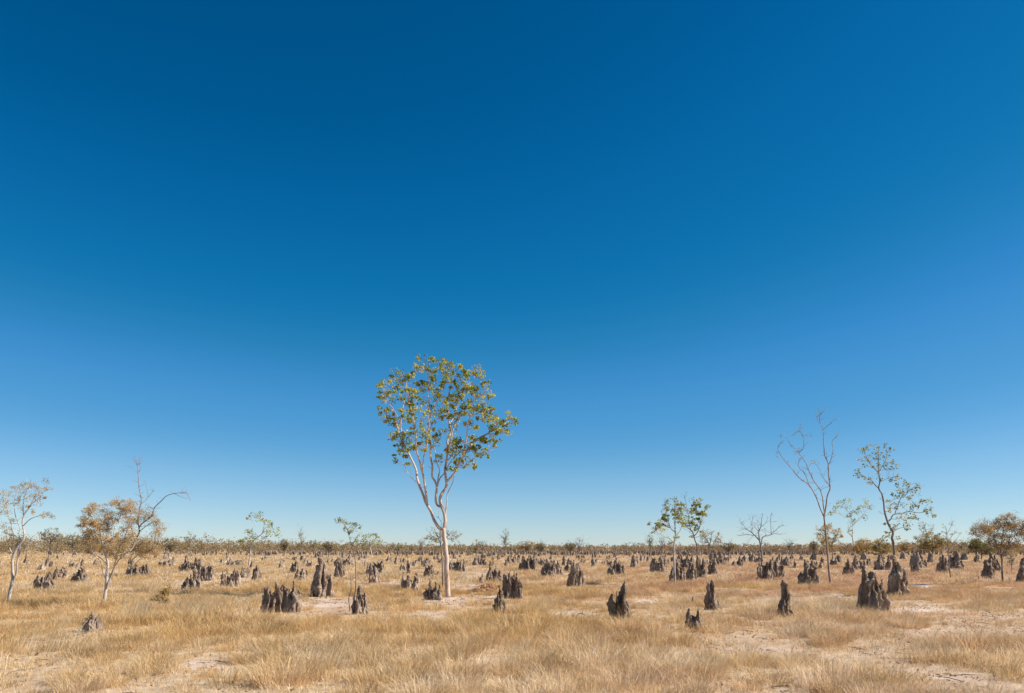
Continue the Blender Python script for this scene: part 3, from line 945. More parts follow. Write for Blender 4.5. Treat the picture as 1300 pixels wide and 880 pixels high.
MAIN_C = [(540, 456, 5), (530, 455, 2), (529, 465, 3), (533, 470, 3), (548, 455, 2), (551, 458, 2), (502, 473, 4), (508, 473, 3), (497, 478, 2), (505, 482, 3), (510, 485, 3), (524, 478, 3), (518, 478, 3), (496, 484, 2), (488, 488, 3), (481, 490, 2), (485, 486, 2), (491, 500, 4), (494, 498, 2), (482, 498, 2), (481, 504, 2), (487, 508, 3), (498, 507, 4), (504, 493, 3), (509, 504, 4), (529, 486, 4), (537, 486, 3), (528, 496, 3), (523, 501, 3), (537, 495, 3), (548, 478, 4), (549, 487, 3), (553, 470, 3), (560, 466, 4), (563, 473, 3), (566, 468, 3), (554, 497, 4), (560, 491, 3), (558, 503, 4), (553, 509, 4), (563, 512, 4), (567, 518, 4), (538, 512, 4), (530, 508, 4), (532, 520, 3), (545, 520, 4), (553, 525, 4), (560, 530, 3), (526, 531, 4), (512, 530, 3), (505, 537, 4), (499, 525, 2), (492, 520, 3), (482, 518, 2), (483, 525, 2), (488, 530, 3), (490, 535, 2), (497, 538, 3), (535, 535, 4), (548, 536, 4), (543, 528, 4), (520, 524, 3), (515, 512, 2),
          (571, 462, 3), (575, 465, 3), (568, 474, 3), (567, 480, 3), (574, 483, 3), (576, 473, 3), (582, 477, 3), (585, 465, 2), (588, 470, 2), (593, 476, 3), (598, 473, 3), (603, 474, 3), (608, 468, 3), (610, 473, 4), (612, 478, 3), (604, 477, 3), (618, 485, 3), (612, 488, 2), (618, 492, 4), (604, 491, 3), (598, 492, 4), (602, 500, 4), (606, 502, 3), (591, 490, 3), (582, 492, 3), (581, 501, 3), (573, 502, 3), (588, 498, 3), (572, 492, 2), (614, 503, 4), (620, 504, 3), (625, 502, 3), (613, 510, 3), (600, 513, 4), (592, 516, 4), (598, 525, 5), (605, 521, 3), (614, 518, 4), (616, 526, 4), (622, 525, 4), (623, 530, 4), (613, 532, 3), (630, 532, 4), (634, 537, 3), (645, 525, 3), (647, 530, 3), (653, 532, 2), (655, 537, 2), (645, 537, 4), (580, 512, 3), (573, 515, 4), (567, 522, 3), (579, 525, 4), (582, 532, 3), (587, 524, 3), (597, 537, 3),
          (503, 538, 4), (497, 553, 3), (499, 558, 3), (503, 554, 3), (505, 565, 3), (511, 567, 4), (515, 572, 3), (508, 573, 3), (500, 578, 2), (502, 585, 3), (515, 580, 2), (518, 589, 3), (514, 551, 3), (522, 550, 4), (520, 558, 4), (517, 563, 3), (530, 548, 5), (536, 545, 3), (534, 563, 2), (541, 549, 3), (543, 556, 3), (556, 553, 3), (556, 561, 4), (560, 580, 3), (557, 585, 3),
          (562, 547, 4), (574, 553, 5), (577, 560, 4), (572, 566, 4), (574, 573, 4), (583, 572, 4), (578, 578, 3), (585, 560, 3), (584, 568, 3), (597, 562, 4), (593, 571, 3), (602, 567, 3), (590, 580, 4), (585, 585, 4), (580, 590, 3), (571, 595, 3), (577, 596, 3), (593, 590, 3), (601, 585, 3), (603, 590, 2), (608, 578, 3), (605, 542, 2), (603, 543, 3), (622, 533, 4), (630, 537, 5), (634, 545, 3), (625, 545, 3), (640, 535, 3), (643, 542, 3), (640, 548, 3), (644, 549, 3), (627, 550, 3), (612, 558, 3), (615, 560, 3), (625, 558, 3), (631, 560, 3), (628, 566, 3), (616, 575, 3), (616, 570, 2), (620, 580, 2), (603, 593, 2)]
tree('gum_tree', 'tall pale-trunked tree with forked limbs and a rounded green crown, tallest on the plain', (569, 758), MAIN_B, MAIN_C + ell([(515, 510, 30, 35), (560, 495, 50, 38), (600, 530, 42, 40), (530, 560, 32, 22), (580, 570, 36, 20)], 150, 2.2, 99), GREEN, M_GUM,
     leaf_px=2.7, per=34, seed=2, twig=.45, fine=3, spread=2.1, depth_scale=.9, thick=.78, side=120, aspect=.85)

# thin tree hidden behind the main trunk
tree('slender_tree', 'thin yellowish tree rising just behind the trunk of the tall green tree', (562.5, 748),
     [([(562.5, 748), (562, 730), (561.5, 710), (560, 695), (557, 684), (553, 676)], 2.2, 1), ([(560, 695), (567, 682), (575, 674)], 1.2, .6), ([(557, 684), (549, 681), (545, 675)], .9, .5), ([(560, 690), (558, 676), (560, 664), (556, 656)], .9, .5),
      ([(566, 684), (578, 684), (586, 678)], .8, .4)],
     ell([(556, 676, 12, 10), (570, 678, 12, 9), (582, 684, 9, 6), (548, 685, 8, 5)], 50, 2.2, 4), [(.44, .34, .17), (.50, .38, .2), (.36, .33, .16)], M_BARK, leaf_px=1.6, per=16, spread=1.4, leafm=M_DRY, seed=5, twig=.25)

# leaning white trunk tree, left edge
tree('leaning_tree', 'leaning white-trunked tree with a sparse orange-brown crown at the left edge', (10, 768),
     [([(10, 768), (12.5, 752), (16, 735), (16, 720), (16, 710), (19, 702), (23, 694), (30, 684), (30.7, 677), (29, 668), (28.5, 661), (31, 653), (37, 645), (43, 634), (47, 627)], 4.4, 1),
      ([(17, 738), (21, 725), (23.5, 710), (25, 700), (23.5, 696)], 2.4, 1.8),
      ([(17, 705), (13, 697), (13, 689), (17, 682), (16, 670), (11, 657), (9, 642), (5, 630)], 1.8, .6),
      ([(26, 689), (24, 678), (25, 668), (20, 652), (18, 636), (22, 624)], 1.4, .5),
      ([(29, 668), (38, 660), (47, 656), (58, 653)], 1.2, .5),
      ([(30, 657), (29, 640), (32, 628), (36, 618)], 1.2, .5),
      ([(31, 700), (35, 691), (39, 684), (43, 680)], 1.1, .5),
      ([(20, 636), (28, 627), (33, 620)], .8, .4), ([(40, 640), (50, 632), (57, 622)], .9, .4), ([(22, 665), (10, 664), (3, 668)], .8, .4)],
     [(18, 619, 4), (22, 622, 4), (28, 616, 5), (35, 614, 5), (40, 617, 5), (38, 622, 5), (30, 624, 5), (46, 618, 4), (50, 625, 5), (57, 620, 5), (60, 621, 3), (58, 611, 3), (50, 632, 4), (44, 630, 5), (48, 638, 4), (34, 632, 4), (4, 625, 3), (12, 628, 4), (5, 643, 4), (10, 636, 4), (10, 650, 4), (28, 645, 4), (36, 643, 3), (60, 652, 4), (55, 655, 4), (5, 668, 4), (12, 672, 4), (8, 676, 3), (42, 650, 3), (20, 640, 4), (57, 632, 3), (0, 650, 4), (2, 634, 4), (-6, 640, 4), (-5, 655, 4), (16, 660, 3), (24, 634, 3), (66, 656, 3), (14, 680, 3)],
     ORANGE + GOLD, M_WHITE, leaf_px=1.7, per=70, side=60, leafm=M_DRY, seed=7, fine=6, spread=1.6, aspect=.45, hang=.6, minleaf=.03)

# spreading orange tree
tree('spreading_tree', 'spreading orange-leaved tree with a short forked white trunk, left of the plain', (132, 771),
     [([(132, 771), (133, 757), (135.5, 742), (136, 728), (137, 716), (134, 705), (130, 690), (127, 675), (121, 664), (115, 652)], 4.6, .8),
      ([(134, 750), (139, 733), (143, 722), (150, 711), (158, 704), (166, 699)], 2.8, .9),
      ([(136, 717), (131, 711), (124, 706), (116, 702), (110, 700)], 1.6, .7),
      ([(134, 735), (130, 724), (128, 714), (120, 705), (115, 696)], 1.4, .6),
      ([(134, 706), (141, 690), (147, 672), (151, 656), (156, 645), (158, 637)], 1.8, .6),
      ([(144, 721), (150, 702), (157, 687), (163, 672), (167, 657)], 1.8, .6),
      ([(129, 690), (118, 680), (111, 672), (105, 662), (102, 655)], 1.4, .6),
      ([(132, 697), (135, 680), (137, 662), (138, 648)], 1.4, .5),
      ([(139, 733), (141, 745), (143, 756)], 1.0, .6),
      ([(147, 672), (141, 660), (136, 650)], 1, .4), ([(163, 672), (172, 660), (176, 648)], .9, .4), ([(115, 700), (107, 690), (103, 684)], .9, .4)],
     ell([(124, 655, 20, 15), (150, 650, 22, 16), (160, 643, 13, 9), (140, 682, 34, 18), (120, 692, 16, 12), (110, 668, 10, 14), (150, 702, 20, 9)], 270, 4.0, 8),
     ORANGE + ORANGE + GOLD, M_WHITE, leaf_px=1.6, per=56, side=80, leafm=M_DRY, seed=8, fine=7, spread=1.6, aspect=.45, hang=.5, minleaf=.03)

# dead tree with arching limb behind it
tree('dead_arching_tree', 'dead tree with a tall bare leader and a long limb arching right', (166, 733),
     [([(166, 733), (167, 715), (166, 707), (171, 688), (177, 675), (175, 661), (177, 647), (179.5, 636), (178, 626), (176, 616), (175.5, 601), (174, 588), (171, 578)], 3, .5),
      ([(176, 672), (180, 665), (192, 656), (197, 645), (205, 637), (212, 630), (220, 627), (230, 626), (238, 628), (242, 637)], 1.8, .4),
      ([(177, 675), (185, 668), (194, 663), (201, 661)], 1.1, .4),
      ([(171, 688), (168, 675), (164, 668), (158, 662)], 1.3, .5),
      ([(179.5, 640), (187, 632), (186, 620), (184, 610)], .9, .4),
      ([(230, 626), (236, 625), (240, 628)], .5, .3), ([(222, 627), (230, 631), (237, 633)], .4, .3),
      ([(174, 590), (179, 582), (180, 577)], .6, .3), ([(174.5, 592), (170, 585), (168, 582)], .5, .3), ([(175, 600), (178, 595), (177, 588)], .5, .3),
      ([(167, 712), (176, 703), (186, 700), (194, 698)], 1.3, .5), ([(168, 722), (175, 712), (185, 707)], 1, .4), ([(187, 632), (193, 625), (196, 621)], .5, .3)],
     ell([(186, 652, 13, 9), (197, 672, 11, 12), (176, 692, 18, 13), (188, 700, 15, 10), (170, 660, 8, 10)], 110, 4.4, 9),
     ORANGE + ORANGE + GOLD, M_DEAD, leaf_px=1.5, per=50, side=90, leafm=M_DRY, seed=9, fine=5, spread=1.6, aspect=.45, minleaf=.03)

tree('small_olive_tree', 'small olive-crowned tree with a slanting thin trunk left of the orange tree', (57.5, 722),
     [([(57.5, 722), (60, 712), (62.5, 704), (63.7, 691), (64, 684)], 1.8, .9), ([(63.7, 691), (58, 684), (54, 678)], .9, .4), ([(63.7, 690), (70, 682), (76, 678)], .9, .4)],
     ell([(66, 677, 15, 7), (58, 681, 8, 5), (76, 684, 9, 5)], 60, 2.6, 10), OLIVE + GREYTAN, M_BARK, leaf_px=1.3, per=14, leafm=M_DRY, seed=10, minleaf=.03)

tree('green_topped_tree', 'slender white-stemmed tree with a hooked sparse green crown above the scrub', (316, 720),
     [([(316, 720), (317, 710), (318, 698), (318.5, 691)], 2.3, 1.6), ([(318.5, 691), (324, 684), (331, 679), (334, 673), (335, 664), (331, 657), (323, 655)], 1.3, .4),
      ([(317.5, 703), (321, 699), (325, 698)], 1, .5), ([(318.5, 691), (317, 682), (319, 673), (325, 665)], 1, .4), ([(326, 690), (332, 686), (338, 682)], .8, .4), ([(333, 675), (342, 675), (351, 676)], .7, .3), ([(318.5, 695), (326, 690)], .8, .7)],
     [(314, 658, 2), (319, 656, 4), (326, 657, 4), (330, 653, 3), (333, 660, 3), (338, 662, 4), (345, 665, 3), (341, 669, 3), (343, 674, 5), (340, 676, 4), (352, 674, 3), (353, 679, 2.5), (336, 682, 3), (314, 674, 3), (318, 676, 4), (314, 684, 3), (321, 680, 3), (318, 687, 4), (305, 687, 2), (308, 688, 2), (322, 686, 3)],
     PALE + GREEN, M_WHITE, leaf_px=2.1, per=30, spread=1.6, seed=11, minleaf=.04)

tree('sapling', 'thin sapling with two bare stems and a small green tuft on top', (446, 777),
     [([(448, 777), (450.5, 758), (452, 740), (451.5, 722), (450, 705), (446, 692), (443, 680), (441, 673), (436, 664), (430, 660)], 1.9, .5),
      ([(444, 776), (443.6, 760), (445, 745), (444.5, 730)], 1.5, .7), ([(443, 680), (447, 674), (453, 668)], .7, .4), ([(446, 692), (450, 686), (454, 680)], .8, .5), ([(441, 673), (445, 668), (451, 664)], .6, .3)],
     [(429, 661, 3), (435, 661, 3.5), (440, 664, 3), (438, 671, 3), (446, 673, 4), (452, 667, 5), (457, 670, 2), (454, 680, 6), (453, 687, 3), (450, 665, 3), (443, 676, 3)],
     PALE + GREEN, M_BARK, leaf_px=2.2, per=36, spread=1.6, seed=12, minleaf=.03)

tree('fan_crowned_tree', 'low fan-shaped green tree right behind the two-stemmed sapling', (472, 707),
     [([(472, 707), (471, 699), (469, 693)], 1.4, 1), ([(469, 694), (464, 688), (460, 685)], .8, .4), ([(469, 694), (474, 686), (480, 681)], .8, .4), ([(469, 694), (469, 686), (468, 680)], .8, .4)],
     [(459, 688, 3), (464, 683, 4), (470, 680, 4), (476, 679, 3), (480, 682, 3), (472, 688, 5), (478, 689, 5), (465, 690, 3), (482, 687, 3), (461, 692, 3)],
     PALE + GREEN, M_WHITE, leaf_px=1.8, per=46, seed=13, minleaf=.04, spread=1.6)

tree('green_topped_tree', 'green-crowned tree with a straight pale trunk, left one of a close pair', (857, 743),
     [([(857, 743), (856.5, 728), (855.6, 712), (856, 700), (856, 690), (857.5, 680), (857, 664), (857, 650), (858, 636)], 3.2, .8),
      ([(855.7, 690), (850, 684), (843, 681), (836, 677), (832, 673)], 1.1, .4), ([(857, 676), (851, 670), (849, 660), (846, 650), (846, 639)], 1.1, .4),
      ([(857, 682), (862, 676), (865, 669), (868, 662)], 1.1, .4), ([(857, 655), (862, 648), (866, 641)], .9, .4)],
     [(847, 636, 3), (846, 641, 3), (845, 650, 5), (844, 655, 4), (846, 660, 5), (838, 663, 3), (833, 670, 4), (831, 675, 4), (838, 670, 4), (842, 673, 4), (857, 634, 3), (858, 641, 4), (863, 640, 5), (867, 641, 4), (855, 647, 3), (860, 651, 5), (865, 655, 5), (869, 657, 5), (866, 662, 4), (859, 658, 4), (855, 653, 3), (868, 646, 3), (824, 665, 2), (859, 682, 3), (862, 663, 3), (851, 689, 2), (867, 667, 3)] + ell([(861, 652, 9, 14), (845, 652, 5, 12), (837, 670, 9, 7)], 26, 2.4, 98),
     GREEN[:3] + MIXED, M_WHITE, leaf_px=2.1, per=40, spread=1.5, seed=14, minleaf=.04)

tree('green_topped_tree', 'green-crowned tree with a bent double trunk, right one of a close pair', (886, 732),
     [([(886, 732), (885.5, 715), (885, 702), (885, 693), (882, 685), (880, 677), (876, 672), (872, 670)], 3, .9),
      ([(886, 710), (888, 701), (887.5, 693), (885, 690)], 1.3, 1), ([(881, 681), (886, 675), (889, 666), (888, 655), (884, 645), (881, 637)], 1.1, .4),
      ([(878, 675), (874, 662), (873, 650), (871, 638), (869, 630), (873, 624)], .9, .3), ([(889, 665), (892, 655), (896, 646)], .8, .4)],
     [(876, 664, 5), (877, 668, 5), (881, 636, 4), (888, 636, 3), (883, 643, 3), (880, 650, 4), (891, 650, 4), (893, 652, 3), (886, 652, 3), (889, 663, 4), (885, 671, 4), (890, 675, 3), (893, 679, 4), (878, 681, 3), (896, 645, 3), (899, 643, 3), (876, 650, 3), (884, 659, 3)] + ell([(877, 667, 8, 7), (886, 650, 11, 13)], 24, 2.2, 97),
     MIXED + GREEN + PALE, M_BARK, leaf_px=2.1, per=38, spread=1.5, seed=15, minleaf=.04)

tree('sparse_orange_tree', 'small sparse orange-tinged tree right of the close green-crowned pair', (902, 724),
     [([(903, 724), (901, 710), (900, 697), (899, 688), (894, 682)], 1.8, .6), ([(903, 715), (904, 700), (906, 688), (912, 680)], 1.4, .5), ([(900, 695), (903, 684), (903, 674)], .9, .4), ([(906, 688), (913, 688), (918, 690)], .7, .3), ([(899, 689), (893, 690), (888, 688)], .7, .3)],
     ell([(903, 680, 15, 9), (914, 686, 8, 6), (893, 686, 7, 5)], 55, 2.4, 12), ORANGE + GREYTAN, M_BARK, leaf_px=1.3, per=6, leafm=M_DRY, seed=16, fine=4, twig=.3, minleaf=.03)

tree('dead_tree', 'bare dead tree with crooked outstretched branches, no leaves', (967, 734),
     [([(967, 734), (967.5, 715), (967, 702), (965.5, 692), (964, 685)], 4, 2.2),
      ([(964, 686), (959, 681), (954, 676), (948, 672), (944, 667)], 1.9, .6), ([(957, 680), (951, 679), (946, 679), (939, 680), (935, 679)], 1, .4),
      ([(954, 676), (955, 669), (955, 662), (957, 655)], 1.1, .4), ([(964, 685), (963.5, 676), (966, 669), (967, 660), (968, 652)], 1.8, .5), ([(963.5, 675), (959, 670), (957, 666)], 1, .4),
      ([(967, 691), (968, 684), (973, 680), (979, 679), (986, 677)], 1.6, .5), ([(979, 679), (979, 668), (978, 658), (980, 650)], 1, .3), ([(979, 678), (985, 673), (991, 668), (996, 667)], .9, .3), ([(944, 667), (940, 664), (939, 658)], .6, .3),
      ([(966, 669), (972, 664), (975, 656)], .7, .3), ([(948, 672), (943, 672), (938, 674)], .6, .3), ([(955, 664), (951, 658)], .5, .3), ([(984, 677), (989, 679), (993, 678)], .5, .3), ([(956, 681), (952, 685), (949, 690)], .5, .3)],
     [(944, 662, 3), (957, 655, 3), (968, 653, 3), (980, 653, 3), (994, 667, 3), (939, 679, 3), (988, 677, 3), (975, 657, 3), (951, 659, 2), (972, 671, 3), (985, 662, 3)],
     GREYTAN, M_DEAD, leaf_px=1, per=0, seed=17, fine=6, twig=.35, thick=.85, side=70)

tree('bare_forked_tree', 'tall nearly leafless tree with three long upswept bare limbs', (1055, 744),
     [([(1055, 744), (1053, 733), (1052, 722), (1051, 704), (1049.5, 690), (1048, 674), (1046.5, 660), (1046, 654)], 3.8, 2.4),
      ([(1046, 656), (1042, 647), (1039, 638), (1034, 627), (1027, 616), (1019, 610), (1013, 604), (1007, 597), (997, 585), (988, 573.5), (988, 566), (993, 559.5), (990.5, 553)], 2, .5),
      ([(1027, 616), (1024, 607), (1020, 599), (1014, 591), (1014, 586), (1017, 581)], 1.1, .7),
      ([(1046.5, 658), (1046, 645), (1043, 627), (1039, 618), (1031, 606), (1026.7, 593), (1018, 581), (1014, 575), (1019, 569), (1019.5, 556), (1015.6, 545.5), (1017, 538)], 1.8, .5),
      ([(1014, 575), (1009, 570), (1003, 563), (997, 556)], .8, .3), ([(1015.6, 548), (1010, 549), (1005, 554)], .5, .3),
      ([(1046.5, 656), (1049, 640), (1051, 627), (1054, 618), (1052, 603), (1051.5, 591), (1047, 579), (1045, 564.6), (1044.4, 547), (1040.7, 536.6), (1040.7, 526), (1038.5, 518)], 2.4, .5),
      ([(1051.5, 591), (1055.5, 582), (1057.7, 572), (1057, 560), (1062, 554), (1065, 548)], 1.4, .4),
      ([(1044.5, 546), (1052, 539.5), (1058, 534), (1062, 533)], .8, .3), ([(1040.7, 528), (1045, 522), (1050, 521)], .5, .3),
      ([(1053.5, 618), (1047, 609), (1043.7, 604.5), (1040.7, 597), (1035.6, 590), (1029, 588)], 1, .4), ([(988, 573), (985, 578), (989, 582)], .5, .3), ([(1040, 536), (1036, 530), (1035, 522)], .5, .3)],
     [(1013, 573, 4), (1009, 573, 3), (1012, 577, 3), (1015, 570, 3), (1010, 549, 3), (1012, 547, 2), (1009, 552, 2), (1018, 540, 3), (1020, 543, 2), (1024, 553, 3), (1030, 553, 2), (997, 554, 3), (992, 553, 2), (1029, 588, 2), (1031, 586, 2), (1034, 587, 2), (1039, 587, 2), (1062, 554, 3), (1064, 549, 3), (1040, 521, 4), (1045, 522, 4), (1038, 527, 3), (1060, 534, 4), (1054, 538, 3), (1006, 565, 4)],
     [(.42, .36, .14), (.34, .33, .14), (.5, .38, .2)], M_FORK, leaf_px=1.9, per=2, seed=18, fine=4, twig=.3, minleaf=.03, thick=.8, side=110)

tree('pale_green_tree', 'small pale green tree with crooked white trunk beside the bare forked tree', (1086, 706),
     [([(1086, 706), (1085, 698), (1083.5, 690), (1082, 680), (1082.5, 672)], 2, 1.1), ([(1082.5, 673), (1077, 675), (1079, 670), (1083, 667), (1090, 660), (1097, 652), (1102, 644)], 1.1, .4), ([(1083, 668), (1081, 660), (1079, 652), (1073, 646), (1066, 642)], .9, .4),
      ([(1082, 682), (1078, 678), (1075, 675)], .8, .5), ([(1073, 657), (1065, 652), (1058, 650)], .6, .3), ([(1080, 656), (1073, 657)], .6, .5), ([(1092, 658), (1097, 658)], .5, .3)],
     [(1060, 645, 5), (1058, 650, 4), (1066, 638, 4), (1072, 636, 4), (1079, 635, 4), (1076, 643, 5), (1082, 650, 6), (1088, 650, 4), (1084, 661, 5), (1099, 637, 4), (1101, 640, 5), (1094, 643, 4), (1105, 645, 4), (1098, 657, 4), (1055, 651, 3), (1064, 643, 4), (1078, 655, 4), (1090, 646, 3)],
     PALE + GREEN, M_WHITE, leaf_px=1.7, per=34, spread=1.3, seed=19, fine=3, minleaf=.04)

C15 = [(1095, 572, 3), (1098, 570, 3), (1103, 566, 3), (1113, 568, 4), (1124, 566, 3), (1129, 571, 3), (1110, 575, 3), (1102, 578, 4), (1116, 575, 4), (1126, 578, 4), (1092, 584, 3), (1112, 582, 4), (1121, 584, 5), (1134, 586, 3), (1104, 586, 3), (1097, 590, 3), (1108, 592, 3), (1116, 590, 3), (1129, 596, 5), (1137, 591, 3), (1124, 592, 3), (1090, 598, 3), (1087, 603, 3), (1093, 605, 3), (1102, 609, 4), (1105, 613, 3), (1117, 608, 3), (1139, 604, 3), (1138, 608, 3), (1138, 615, 3), (1130, 610, 2), (1115, 598, 3),
       (1148, 612, 3), (1155, 615, 3), (1150, 621, 5), (1141, 623, 3), (1145, 626, 3), (1157, 623, 4), (1163, 626, 4), (1164, 615, 2), (1168, 619, 3), (1163, 619, 3), (1149, 630, 3), (1155, 633, 3), (1138, 630, 3), (1133, 628, 2), (1127, 636, 3), (1130, 642, 3), (1138, 640, 3), (1145, 641, 4), (1137, 645, 3), (1159, 640, 3), (1160, 645, 3), (1166, 643, 2), (1130, 648, 2), (1170, 636, 3), (1174, 636, 2), (1180, 637, 3), (1175, 648, 3), (1182, 646, 3), (1184, 653, 3), (1177, 652, 3), (1187, 655, 2), (1152, 652, 5), (1150, 658, 3), (1163, 658, 3), (1158, 658, 3), (1146, 663, 4), (1152, 667, 4), (1141, 658, 3), (1136, 668, 4), (1134, 672, 3), (1152, 672, 2), (1124, 665, 2), (1128, 680, 3), (1122, 683, 3), (1126, 676, 2), (1140, 683, 3)]
tree('two_crowned_tree', 'tall crooked tree with separate upper and right leafy crowns rising from a mound', (1138, 755),
     [([(1138, 755), (1137, 735), (1135.8, 712), (1135, 698), (1134, 690), (1132.5, 683), (1133.5, 676), (1128, 665), (1123, 650), (1122, 639), (1119.5, 627), (1115.5, 620), (1117, 611), (1115.5, 601), (1114.7, 590), (1116, 578)], 4.2, .8),
      ([(1115.5, 620), (1109.5, 614), (1106.6, 609.6), (1100, 607), (1092, 602)], 1.2, .4), ([(1127, 663), (1131.7, 658.4), (1136, 653), (1146, 651.8), (1154, 649.5), (1168.6, 651), (1180, 648)], 1.6, .4),
      ([(1136, 653), (1139, 643), (1144, 632), (1151, 624), (1162, 619)], 1.1, .4), ([(1133, 676), (1141, 671), (1152, 669)], .9, .4), ([(1115, 600), (1107, 592), (1101, 582), (1097, 574)], .9, .4), ([(1115.5, 600), (1121, 590), (1126, 578), (1126, 570)], .9, .4),
      ([(1117, 612), (1126, 608), (1137, 605)], .8, .3), ([(1144, 632), (1136, 634), (1129, 638)], .7, .3), ([(1154, 649.5), (1160, 643), (1170, 637)], .8, .3), ([(1133.5, 686), (1128, 682), (1122, 683)], .6, .3)],
     C15, MIXED + PALE, M_BARK, leaf_px=2.5, per=19, seed=20, twig=.35, fine=3, spread=1.7, minleaf=.04, aspect=.7)

tree('golden_bush', 'golden-leaved bushy tree half hidden behind the bare forked trunk', (1057, 712),
     [([(1057, 712), (1056.5, 700), (1056, 690)], 1.6, 1), ([(1056, 695), (1049, 684), (1047, 675)], .9, .4), ([(1056, 692), (1062, 682), (1064, 676)], .9, .4)],
     ell([(1049, 669, 7, 5), (1062, 678, 9, 7), (1045, 683, 8, 7), (1056, 690, 15, 7), (1040, 676, 5, 6)], 85, 2.8, 20), GOLD, M_BARK, leaf_px=1.5, per=26, spread=1.3, seed=21, minleaf=.04)

tree('thicket_bush', 'wide golden-brown bush behind the pale green tree, left part of the thicket', (1098, 707),
     [([(1098, 707), (1097, 700), (1096, 693)], 1.3, .8), ([(1098, 702), (1104, 693)], .9, .4), ([(1097, 702), (1090, 693)], .9, .4)],
     ell([(1097, 692, 13, 8), (1090, 697, 8, 6)], 85, 2.6, 22), GOLD + ORANGE, M_BARK, leaf_px=1.3, per=30, spread=1.3, seed=22, minleaf=.05)
tree('thicket_bush', 'bushy golden-brown thicket plant just left of the two-crowned tree', (1119, 709),
     [([(1119, 709), (1118, 700), (1116, 693)], 1.3, .8), ([(1119, 703), (1125, 694)], .9, .4), ([(1118, 703), (1111, 694)], .9, .4)],
     ell([(1116, 692, 12, 8), (1127, 695, 8, 7), (1111, 698, 8, 6)], 90, 2.6, 23), GOLD + OLIVE, M_BARK, leaf_px=1.3, per=30, spread=1.3, seed=23, minleaf=.05)

tree('olive_bush', 'dense rounded olive bush right of the two-crowned tree', (1184, 705),
     [([(1184, 705), (1184, 697), (1183, 690)], 1.8, 1), ([(1184, 700), (1175, 690)], 1, .5), ([(1184, 698), (1194, 688)], 1, .5)],
     ell([(1170, 688, 11, 8), (1184, 684, 14, 8), (1197, 690, 9, 7), (1182, 692, 18, 7)], 150, 3.0, 24), GOLD + OLIVE, M_BARK, leaf_px=1.3, per=30, spread=1.3, seed=24, minleaf=.05)
tree('wispy_tree', 'wispy pale treetop showing above the rounded olive bush', (1176, 702),
     [([(1176, 702), (1175, 690), (1176, 678), (1174, 668)], 1.2, .4), ([(1175, 684), (1182, 675), (1185, 669)], .6, .3), ([(1175.5, 682), (1168, 672)], .6, .3)],
     ell([(1175, 670, 12, 8)], 26, 2.2, 25), PALE, M_BARK, leaf_px=1.2, per=7, seed=25, fine=3, minleaf=.04)
tree('thin_sparse_tree', 'thin sparse tree with small scattered leaf tufts between the two bushes', (1207, 736),
     [([(1207, 736), (1205.5, 722), (1204, 705), (1203, 690), (1202, 679), (1201, 670)], 1.6, .5), ([(1203, 688), (1209, 680), (1215, 675)], .8, .3), ([(1204, 700), (1210, 690), (1214, 685)], .8, .3), ([(1202, 678), (1207, 669), (1209, 664)], .6, .3)],
     [(1198, 668, 3), (1205, 665, 3), (1209, 667, 3), (1201, 677, 3), (1208, 678, 3), (1214, 676, 4), (1219, 677, 3), (1213, 686, 3), (1204, 690, 3), (1196, 675, 2), (1200, 684, 3)],
     MIXED, M_BARK, leaf_px=1.5, per=9, seed=26, fine=3, minleaf=.03)
tree('dark_green_bush', 'low dark green bush left of the spreading brown tree', (1246, 711),
     [([(1246, 711), (1246, 703), (1244, 696)], 1.6, .9), ([(1246, 705), (1254, 698)], .9, .5), ([(1245, 704), (1236, 696)], .9, .5)],
     ell([(1242, 693, 12, 8), (1253, 698, 10, 7), (1236, 690, 7, 6)], 125, 2.8, 27), [(.16, .15, .03), (.24, .20, .05), (.10, .10, .03), (.30, .22, .07)], M_BARK, leaf_px=1.4, per=26, spread=1.3, seed=27, minleaf=.05)
tree('spreading_tree', 'spreading grey-brown tree with a thin straight trunk at the right edge', (1272, 742),
     [([(1273, 742), (1272.3, 728), (1272, 714), (1271, 706)], 2.4, 1.8), ([(1271, 708), (1267, 696), (1262, 686), (1254, 677), (1244, 670)], 1.3, .4), ([(1271, 707), (1276, 697), (1283, 687), (1291, 677), (1299, 670)], 1.3, .4),
      ([(1271, 707), (1271, 694), (1273, 680), (1274, 668), (1277, 657)], 1.2, .4), ([(1267, 697), (1256, 691), (1246, 684), (1236, 679)], .9, .3), ([(1276, 697), (1288, 692), (1299, 688)], .9, .3), ([(1272, 684), (1265, 672), (1260, 660)], .8, .3), ([(1280, 691), (1284, 678), (1287, 664)], .8, .3)],
     ell([(1262, 668, 24, 9), (1280, 662, 16, 8), (1292, 675, 16, 12), (1248, 676, 18, 7), (1272, 686, 18, 9), (1302, 672, 10, 12), (1286, 697, 12, 7)], 240, 4.0, 28), GREYTAN + ORANGE + GOLD + ORANGE, M_BARK, leaf_px=1.35, per=54, side=100, leafm=M_DRY, seed=28, fine=7, spread=1.6, aspect=.5, minleaf=.03)
tree('sapling', 'short pale green sapling right of the spreading brown tree trunk', (1285, 727),
     [([(1285, 727), (1284, 715), (1283, 705)], 1.2, .5), ([(1284, 715), (1289, 708)], .6, .3)],
     ell([(1284, 707, 8, 8)], 26, 2.4, 29), OLIVE + PALE, M_BARK, leaf_px=1.6, per=7, seed=29, minleaf=.03)
